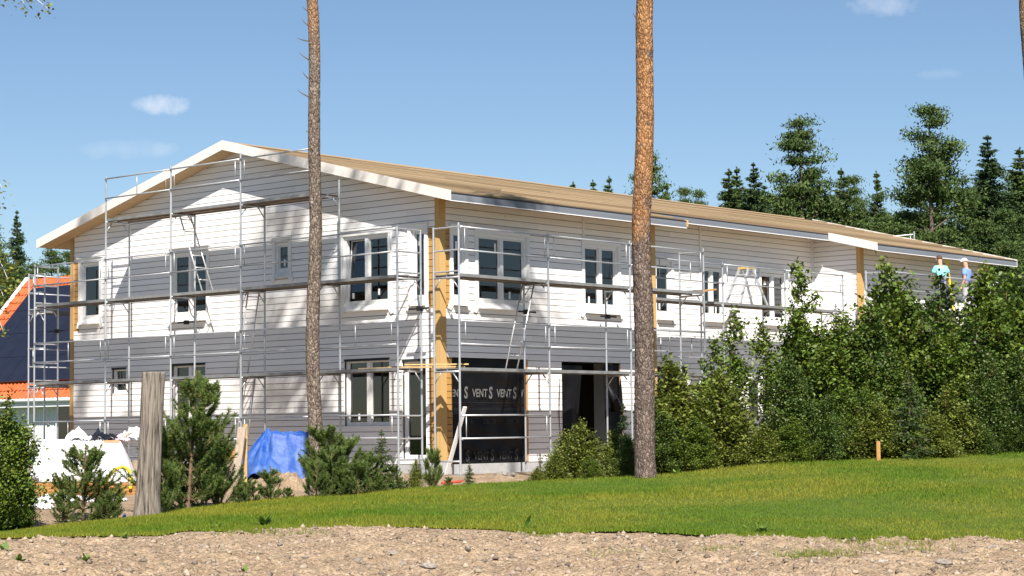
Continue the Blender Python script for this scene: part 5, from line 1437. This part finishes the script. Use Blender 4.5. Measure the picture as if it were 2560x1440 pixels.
# support pile behind so the debris at right rests on something: bundle of pale boards
pz = gpt(345, d0 + .9)
bd2 = thing('board_bundle', 'sagging bundle of pale boards sticking out behind the stump', 'boards', pz)
zlo, zhi = atd(345, 1146, d0 + .8).z, atd(345, 1106, d0 + .8).z
for k in range(9):
    t = k / 8; zz = zlo + (zhi - zlo) * t
    p = atd(302 + 4 * k % 13, 1120, d0 + .75); q = atd(420, 1120, d0 + .95)
    b = MB(); b.beam((p.x, p.y, zz + .045 * (1 - t) + .02 * random.random()), (q.x, q.y, zz - .02), .16, .016); local(b, 'board', 'white_trim', bd2)
b = MB(); p = gpt(330, d0 + .85, -.02); q = gpt(415, d0 + .95, -.02); b.box(min(p.x, q.x) - .05, max(p.x, q.x) + .05, min(p.y, q.y) - .05, max(p.y, q.y) + .05, min(p.z, q.z), zlo - .03); local(b, 'pallet_block', 'grey_plank', bd2)
st_ = atd(310, 1092, dt); plank('stick', 'thin reddish stick poking up from the rubbish pile', 'stick', st_ - RH * .1 - Vector((0, 0, .08)), st_ + RH * .12 + Vector((0, 0, .10)), .018, .018, 'plank')
# yellow hose arching over the boards
hp = [(262, 1212), (268, 1198), (280, 1182), (295, 1171), (310, 1168), (322, 1176), (327, 1190), (327, 1206), (326, 1222)]
hb = MB(); dh = d0 - .12; pts = [atd(x, y, dh) for x, y in hp]
dense = []
for i in range(len(pts) - 1):
    p0, p1, p2, p3 = pts[max(i - 1, 0)], pts[i], pts[i + 1], pts[min(i + 2, len(pts) - 1)]
    for k in range(5):
        t = k / 5; dense.append(.5 * ((2 * p1) + (p2 - p0) * t + (2 * p0 - 5 * p1 + 4 * p2 - p3) * t * t + (3 * p1 - p0 - 3 * p2 + p3) * t ** 3))
dense.append(pts[-1]); c0 = dense[0].copy()
hb.tube([p - c0 for p in dense], .028, 10); ho = put('hose', hb.mesh('hose', True), 'yellow_hose', None, c0, label='thick yellow hose arching over the lumber stack', category='hose')
for (x, y) in ((327, 1186), (326, 1210)):
    tb_ = MB(); p = atd(x, y, dh); tb_.tube([p - Vector((0, 0, .022)), p + Vector((0, 0, .022))], .0305, 10); local(tb_, 'tape_band', 'grey_tape', ho, True)
p = atd(282, 1204, d0 - .05); q = atd(345, 1196, d0 + .1); plank('board', 'wide white board lying on the lumber under the hose', 'board', p, q, .2, .055, 'white_trim')
for (px, py, d, w_, lb) in [(118, 1275, 27.5, .22, 'white plastic scrap on the ground near the leafy bush'), (150, 1262, 28.2, .16, 'white scrap behind the low pine sapling at left'), (205, 1270, 27.6, .18, 'pale rubbish beneath the lone pine sapling'), (95, 1300, 25.4, .24, 'crumpled white sheet on the ground at lower left'), (285, 1262, 28.0, .2, 'grey-white scrap right of the lone pine sapling')]:
    c = gpt(px, d, .0); lump('scrap', px, 1200, d, w_, .09, w_ * .8, 'white_tarp', lb, 'scrap', 110 + px).location = c
c = gpt(312, 24.0, .0); lump('blue_scrap', 312, 1200, 24.0, .035, .05, .035, 'blue_tarp', 'small blue scrap at the lawn edge by the stump', 'scrap', 131).location = c
# leaning plank pair and lumber behind the saplings
pb0 = gpt(594, 33.4, 0); pb1 = atd(607, 1066, 33.9)
plank('leaning_plank', 'weathered brown plank leaning upright left of the blue tarpaulin', 'plank', gpt(585, 33.6, -.02), atd(606, 1068, 34.0), .14, .035, 'grey_plank', 'leaning planks')
plank('leaning_plank', 'thin pale upright batten beside the leaning brown plank', 'plank', gpt(612, 34.2, -.02), atd(613, 1060, 34.2), .06, .05, 'plank', 'leaning planks')
ls = thing('lumber_stack', 'small stack of orange boards behind the pine saplings', 'lumber', gpt(548, 36.5))
za, zb1 = atd(548, 1150, 36.5).z, atd(548, 1122, 36.5).z
for k in range(5):
    p, q = atd(498, 1100, 36.5), atd(592, 1100, 36.6); zz = za + (zb1 - za) * (k + .5) / 5
    b = MB(); b.beam((p.x, p.y, zz), (q.x, q.y, zz), .3, (zb1 - za) / 5 * .85); local(b, 'board', 'lumber', ls)
p = gpt(515, 36.5, -.02)
for px in (515, 575):
    p = gpt(px, 36.5, -.02); pbox('bearer', 'grey_plank', ls, p.x - .12, p.x + .12, p.y - .12, p.y + .12, p.z, za - .002)
# sand heap and foundation bits
def mound(px, d, w_, h_, seed, name, label):
    c = gpt(px, d, -.02)
    def fn(a, b):
        r_ = math.hypot(a / w_, b / (w_ * .7))
        if r_ > 1.0: return None
        return h_ * ((1 - r_ ** 2) * (1 + 1.1 * nz1(a, b, 2.2, seed)) + (.5 * nz1(a, b, 6, seed + 1) + .3 * nz1(a, b, 17, seed + 2)) * (1 - r_)) - .01
    o = heightfield(name, c, RH, FH, 44, 34, w_, w_ * .7, fn, 'dirt', label, 'heap'); return o
mound(735, 33.0, .95, .26, 141, 'sand_heap', 'lumpy sand heap in front of the blue tarpaulin')
mound(600, 31.0, .8, .20, 143, 'sand_heap', 'low sand heap behind the tiny seedlings left of the tarpaulin')
mound(1245, 36.0, 1.6, .10, 145, 'sand_heap', 'smooth sand heap below the black-covered doorway')
fb = MB(); fb.box(-.72, -.42, -.62, -.30, gz((-.5, -.5, 0)) - .05, -.02); 
put('concrete_block', fb.mesh('concrete_block'), 'concrete', None, (0, 0, 0), label='pale concrete block at the foot of the corner post', category='block')
rp_ = MB(); rp_.tube([gpt(1105, 35, .03), gpt(1180, 36, .03)], .03, 8); put('pipe', rp_.mesh('pipe', True), 'red_pipe', None, (0, 0, 0), label='short red pipe lying on the sand below the corner', category='pipe')
p = gpt(2195, 30.25, -.05); s_ = MB(); s_.box(-.021, .021, -.021, .021, 0, atd(2195, 1103, 30.25).z - p.z); put('stake', s_.mesh('stake'), 'plank_orange', None, p, label='short wooden stake standing at the lawn edge before the bushes', category='stake')

# weeds on lawn and dirt
def weed(px, py, d, h_, n, label, seed, on_dirt=False):
    global RNG
    RNG = np.random.default_rng(seed)
    q = atd(px, py, d); s0_, dd = sd_of(q); z = float(height(s0_, dd))
    if on_dirt: z += float(clods(np.array([s0_]), np.array([dd]))[0])
    mb = MB()
    for k in range(n):
        a = RNG.uniform(0, 6.28); el = RNG.uniform(.35, 1.3); L_ = h_ * RNG.uniform(.6, 1.2); w_ = L_ * .16
        bc = branch_curve((0, 0, -.01), (math.cos(a) * math.cos(el), math.sin(a) * math.cos(el), math.sin(el)), L_, -.9, 4)
        sdv = np.array([-math.sin(a), math.cos(a), 0]); ws = [.25, .8, 1, .7, .05]; b0 = len(mb.v)
        for i in range(5): mb.v += [tuple(bc[i] - sdv * w_ * ws[i]), tuple(bc[i] + sdv * w_ * ws[i])]
        mb.f += [(b0 + 2 * i, b0 + 2 * i + 1, b0 + 2 * i + 3, b0 + 2 * i + 2) for i in range(4)]
    return put('weed', mb.mesh('weed'), 'weed', None, (q.x, q.y, z), label=label, category='weed', group='weeds')
for i, (px, py, d, h_, n, lb, dr) in enumerate([(1312, 1318, 20.2, .16, 12, 'thistle-like weed in the lawn right of centre', 0), (660, 1300, 20.6, .17, 26, 'dark leafy weed at the lawn edge below the blue tarpaulin', 0), (1905, 1330, 19.9, .13, 22, 'broad dark weed in the lawn front, right half', 0), (1870, 1318, 20.3, .10, 14, 'smaller weed just left of the broad dark weed', 0), (545, 1312, 20.3, .10, 10, 'flat weed in the lawn below the saplings', 0), (15, 1390, 16.5, .12, 14, 'dark weed in the dirt at the left picture edge', 1), (215, 1425, 14.9, .10, 14, 'green weed sprouting in dirt at bottom left', 1), (50, 1432, 14.5, .09, 10, 'weed at the bottom left corner of the dirt', 1), (610, 1438, 14.2, .08, 8, 'weed at the bottom edge left of centre', 1), (1690, 1185, 29.0, .16, 16, 'pale weed at the lawn edge right of the orange trunk', 0), (310, 1345, 19.3, .10, 16, 'weed overhanging the lawn front edge at left', 0), (1805, 1385, 16.6, .06, 14, 'grassy tuft weed in dirt under the broad lawn weed', 1)]):
    weed(px, py, d, h_, n, lb, 600 + i, bool(dr))

# ================================================================== the two workers on the far scaffold
def skin_mesh(name, joints, edges, radii, sub=2):
    me = bpy.data.meshes.new(name); me.from_pydata([tuple(j) for j in joints], edges, []); me.update()
    o = bpy.data.objects.new(name, me); COL.objects.link(o)
    mod = o.modifiers.new('skin', 'SKIN'); mod.use_smooth_shade = True
    bpy.context.view_layer.update()
    for i, r_ in enumerate(radii):
        sv = me.skin_vertices[0].data[i]; sv.radius = r_ if isinstance(r_, tuple) else (r_, r_); sv.use_root = (i == 0)
    s_ = o.modifiers.new('smooth', 'SUBSURF'); s_.levels = sub; s_.render_levels = sub
    bpy.context.view_layer.update()
    dg_ = bpy.context.evaluated_depsgraph_get(); res = bpy.data.meshes.new_from_object(o.evaluated_get(dg_))
    bpy.data.objects.remove(o); res.name = name
    res.polygons.foreach_set('use_smooth', [True] * len(res.polygons))
    return res
def worker(label, loc, face, shirt, trousers, cap, head_down, armL, armR, seed):
    """local axes: x = the worker's right, y = facing direction"""
    root = thing('person', label, 'person', loc, 'workers on the scaffold')
    root.rotation_euler = (0, 0, face); root.scale = (.94, .94, .94)
    J = {'pel': (0, 0, .95), 'bel': (0, .0, 1.10), 'che': (0, .01, 1.30), 'nck': (0, .0, 1.48), 'hd0': (0, .03 + head_down * .3, 1.60), 'hd1': (0, .045 + head_down, 1.70)}
    for s_, n in ((-1, 'l'), (1, 'r')):
        arm = armL if s_ < 0 else armR
        J.update({n + 'hip': (s_ * .10, 0, .90), n + 'kne': (s_ * .12, .03, .50), n + 'ank': (s_ * .13, -.02, .09), n + 'toe': (s_ * .15, .13, .04), n + 'sho': (s_ * .175, 0, 1.40), n + 'elb': arm[0], n + 'wri': arm[1], n + 'pal': arm[2]})
    names = list(J); E_ = [('pel', 'bel'), ('bel', 'che'), ('che', 'nck'), ('nck', 'hd0'), ('hd0', 'hd1')]
    for n in 'lr': E_ += [('pel', n + 'hip'), (n + 'hip', n + 'kne'), (n + 'kne', n + 'ank'), (n + 'ank', n + 'toe'), ('che', n + 'sho'), (n + 'sho', n + 'elb'), (n + 'elb', n + 'wri'), (n + 'wri', n + 'pal')]
    Rr = {'pel': (.145, .10), 'bel': (.135, .09), 'che': (.155, .10), 'nck': .055, 'hd0': (.075, .09), 'hd1': (.078, .095)}
    for n in 'lr': Rr.update({n + 'hip': .085, n + 'kne': .058, n + 'ank': .042, n + 'toe': .038, n + 'sho': .062, n + 'elb': .042, n + 'wri': .030, n + 'pal': .034})
    # fingers as short chains rooted in the palm
    for n in 'lr':
        w_ = Vector(J[n + 'wri']); p_ = Vector(J[n + 'pal']); dv = (p_ - w_).normalized(); sd_v = dv.cross(Vector((0, 0, 1)))
        sd_v = sd_v.normalized() if sd_v.length > .1 else Vector((0, 1, 0))
        for k in range(5):
            if k == 0: a_, b_ = p_ - dv * .03 + sd_v * .035, p_ + sd_v * .06 + dv * .015
            else: a_ = p_ + dv * .045 + sd_v * (.03 - .02 * k + .012); b_ = a_ + dv * (.045 + (.01 if k in (2, 3) else 0)) + Vector((0, 0, -.015))
            J[f'{n}f{k}a'], J[f'{n}f{k}b'] = tuple(a_), tuple(b_); names += [f'{n}f{k}a', f'{n}f{k}b']; E_ += [(n + 'pal', f'{n}f{k}a'), (f'{n}f{k}a', f'{n}f{k}b')]
            Rr[f'{n}f{k}a'] = .0095; Rr[f'{n}f{k}b'] = .008
    ix = {n: i for i, n in enumerate(names)}
    me = skin_mesh('body', [J[n] for n in names], [(ix[a], ix[b]) for a, b in E_], [Rr[n] for n in names])
    def child(nm, me_, m): 
        me_.materials.clear(); me_.materials.append(MATS[m]); o = bpy.data.objects.new(nm, me_); COL.objects.link(o); o.parent = root; return o
    child('body', me, 'skin')
    def garment(nm, keys, edges, grow, m, over={}):
        kk = list(keys); ii = {n: i for i, n in enumerate(kk)}
        rad_ = []
        for n in kk:
            r_ = over.get(n, Rr.get(n, .05)); rad_.append(tuple(x + grow for x in r_) if isinstance(r_, tuple) else r_ + grow)
        child(nm, skin_mesh(nm, [J[n] for n in kk], [(ii[a], ii[b]) for a, b in edges], rad_), m)
    for n in 'lr': J[n + 'slv'] = tuple(Vector(J[n + 'sho']).lerp(Vector(J[n + 'elb']), .72))
    J['waist'] = (0, 0, 1.0)
    garment('shirt', ['che', 'bel', 'waist', 'lsho', 'lslv', 'rsho', 'rslv'], [('che', 'bel'), ('bel', 'waist'), ('che', 'lsho'), ('lsho', 'lslv'), ('che', 'rsho'), ('rsho', 'rslv')], .030, shirt, {'che': (.168, .115), 'bel': (.15, .10), 'waist': (.155, .105), 'lslv': .055, 'rslv': .055})
    garment('trousers', ['pel', 'lhip', 'lkne', 'lank', 'rhip', 'rkne', 'rank'], [('pel', 'lhip'), ('lhip', 'lkne'), ('lkne', 'lank'), ('pel', 'rhip'), ('rhip', 'rkne'), ('rkne', 'rank')], .018, trousers, {'lank': .05, 'rank': .05})
    for n in 'lr':
        J[n + 'heel'] = (J[n + 'ank'][0], J[n + 'ank'][1] - .05, .045)
        garment('shoe', [n + 'heel', n + 'toe'], [(n + 'heel', n + 'toe')], .012, 'black_clamp', {n + 'heel': .036, n + 'toe': .036})
    ring = MB(); nn = 20
    for z in (.93, 1.01):
        for i in range(nn):
            t = 2 * math.pi * i / nn; ring.v.append((math.cos(t) * .178, math.sin(t) * .135, z))
    ring.f = [(i, (i + 1) % nn, nn + (i + 1) % nn, nn + i) for i in range(nn)]
    child('belt', ring.mesh('belt', True), 'navy_belt')
    # face details, hair or cap
    hc = Vector(J['hd1']); fw = Vector((0, 1, 0))
    fm = MB(); fm.add([hc + Vector((-.012, .088, -.05)), hc + Vector((.012, .088, -.05)), hc + Vector((0, .118, -.052)), hc + Vector((0, .09, -.012))], [(0, 1, 2), (1, 3, 2), (3, 0, 2), (0, 3, 1)]); child('nose', fm.mesh('nose'), 'skin')
    for s_ in (-1, 1):
        e = MB(); c = hc + Vector((s_ * .032, .092, -.012)); e.add([c + Vector((-.012, 0, 0)), c + Vector((0, .006, -.006)), c + Vector((.012, 0, 0)), c + Vector((0, .006, .006))], [(0, 1, 2, 3)]); child('eye', e.mesh('eye'), 'hair')
        e = MB(); c = hc + Vector((s_ * .084, .0, -.03)); e.tube([c - Vector((0, .012, .025)), c + Vector((s_ * .012, -.014, .028))], [.012, .016], 7); child('ear', e.mesh('ear', True), 'skin')
    e = MB(); c = hc + Vector((0, .094, -.085)); e.box(c.x - .022, c.x + .022, c.y - .008, c.y + .004, c.z - .004, c.z + .004); child('mouth', e.mesh('mouth'), 'hair')
    bm = bmesh.new(); bmesh.ops.create_uvsphere(bm, u_segments=18, v_segments=12, radius=1)
    for vtx in list(bm.verts):
        if vtx.co.z < (-.12 if cap else (-.35 if vtx.co.y < .1 else .25)): bm.verts.remove(vtx)
    for vtx in bm.verts: vtx.co = Vector((vtx.co.x * .097, vtx.co.y * .112, vtx.co.z * .10)) + hc + Vector((0, -.005, .012))
    hm = bpy.data.meshes.new('hair'); bm.to_mesh(hm); bm.free(); hm.polygons.foreach_set('use_smooth', [True] * len(hm.polygons))
    child('cap' if cap else 'hair', hm, 'white_cap' if cap else 'hair')
    if cap:
        br = MB(); n = 9
        for (r_, dz) in ((.10, .012), (.175, -.008)):
            for i in range(n):
                t = math.pi * (i / (n - 1)) ; br.v.append((hc.x + math.cos(t) * .088, hc.y + math.sin(t) * r_ + (.0 if r_ < .12 else .0), hc.z + dz))
        br.f = [(i, i + 1, n + i + 1, n + i) for i in range(n - 1)]; child('cap_brim', br.mesh('cap_brim'), 'white_cap')
    return root
zE = 3.955
w1 = on('y', 2352, 690, -.95); w2 = on('y', 2417, 700, -.98)
facing = -0.65                                              # 0: facing +Y, towards the wall
worker('worker in a mint green shirt bending his head at the wall', (w1.x, -.95, zE), facing, 'teal_shirt', 'dark_trousers', False, .05,
       ((-.26, .05, 1.15), (-.18, .26, 1.06), (-.15, .34, 1.05)), ((.27, .02, 1.13), (.27, .18, .96), (.27, .25, .93)), 1)
worker('worker in a blue shirt, grey trousers and white cap', (w2.x, -.98, zE), 0.1, 'blue_shirt', 'grey_trousers', True, .03,
       ((-.25, -.04, 1.14), (-.27, .06, .90), (-.28, .08, .82)), ((.25, -.02, 1.14), (.27, .10, .93), (.28, .14, .86)), 2)
p, q = on('y', 2366, 638, -.62), on('y', 2383, 742, -.62)
plank('spirit_level', 'long yellow spirit level held upright between the two workers', 'tool', Vector((q.x, q.y, zE + .02)), p, .03, .085, 'yellow_level')
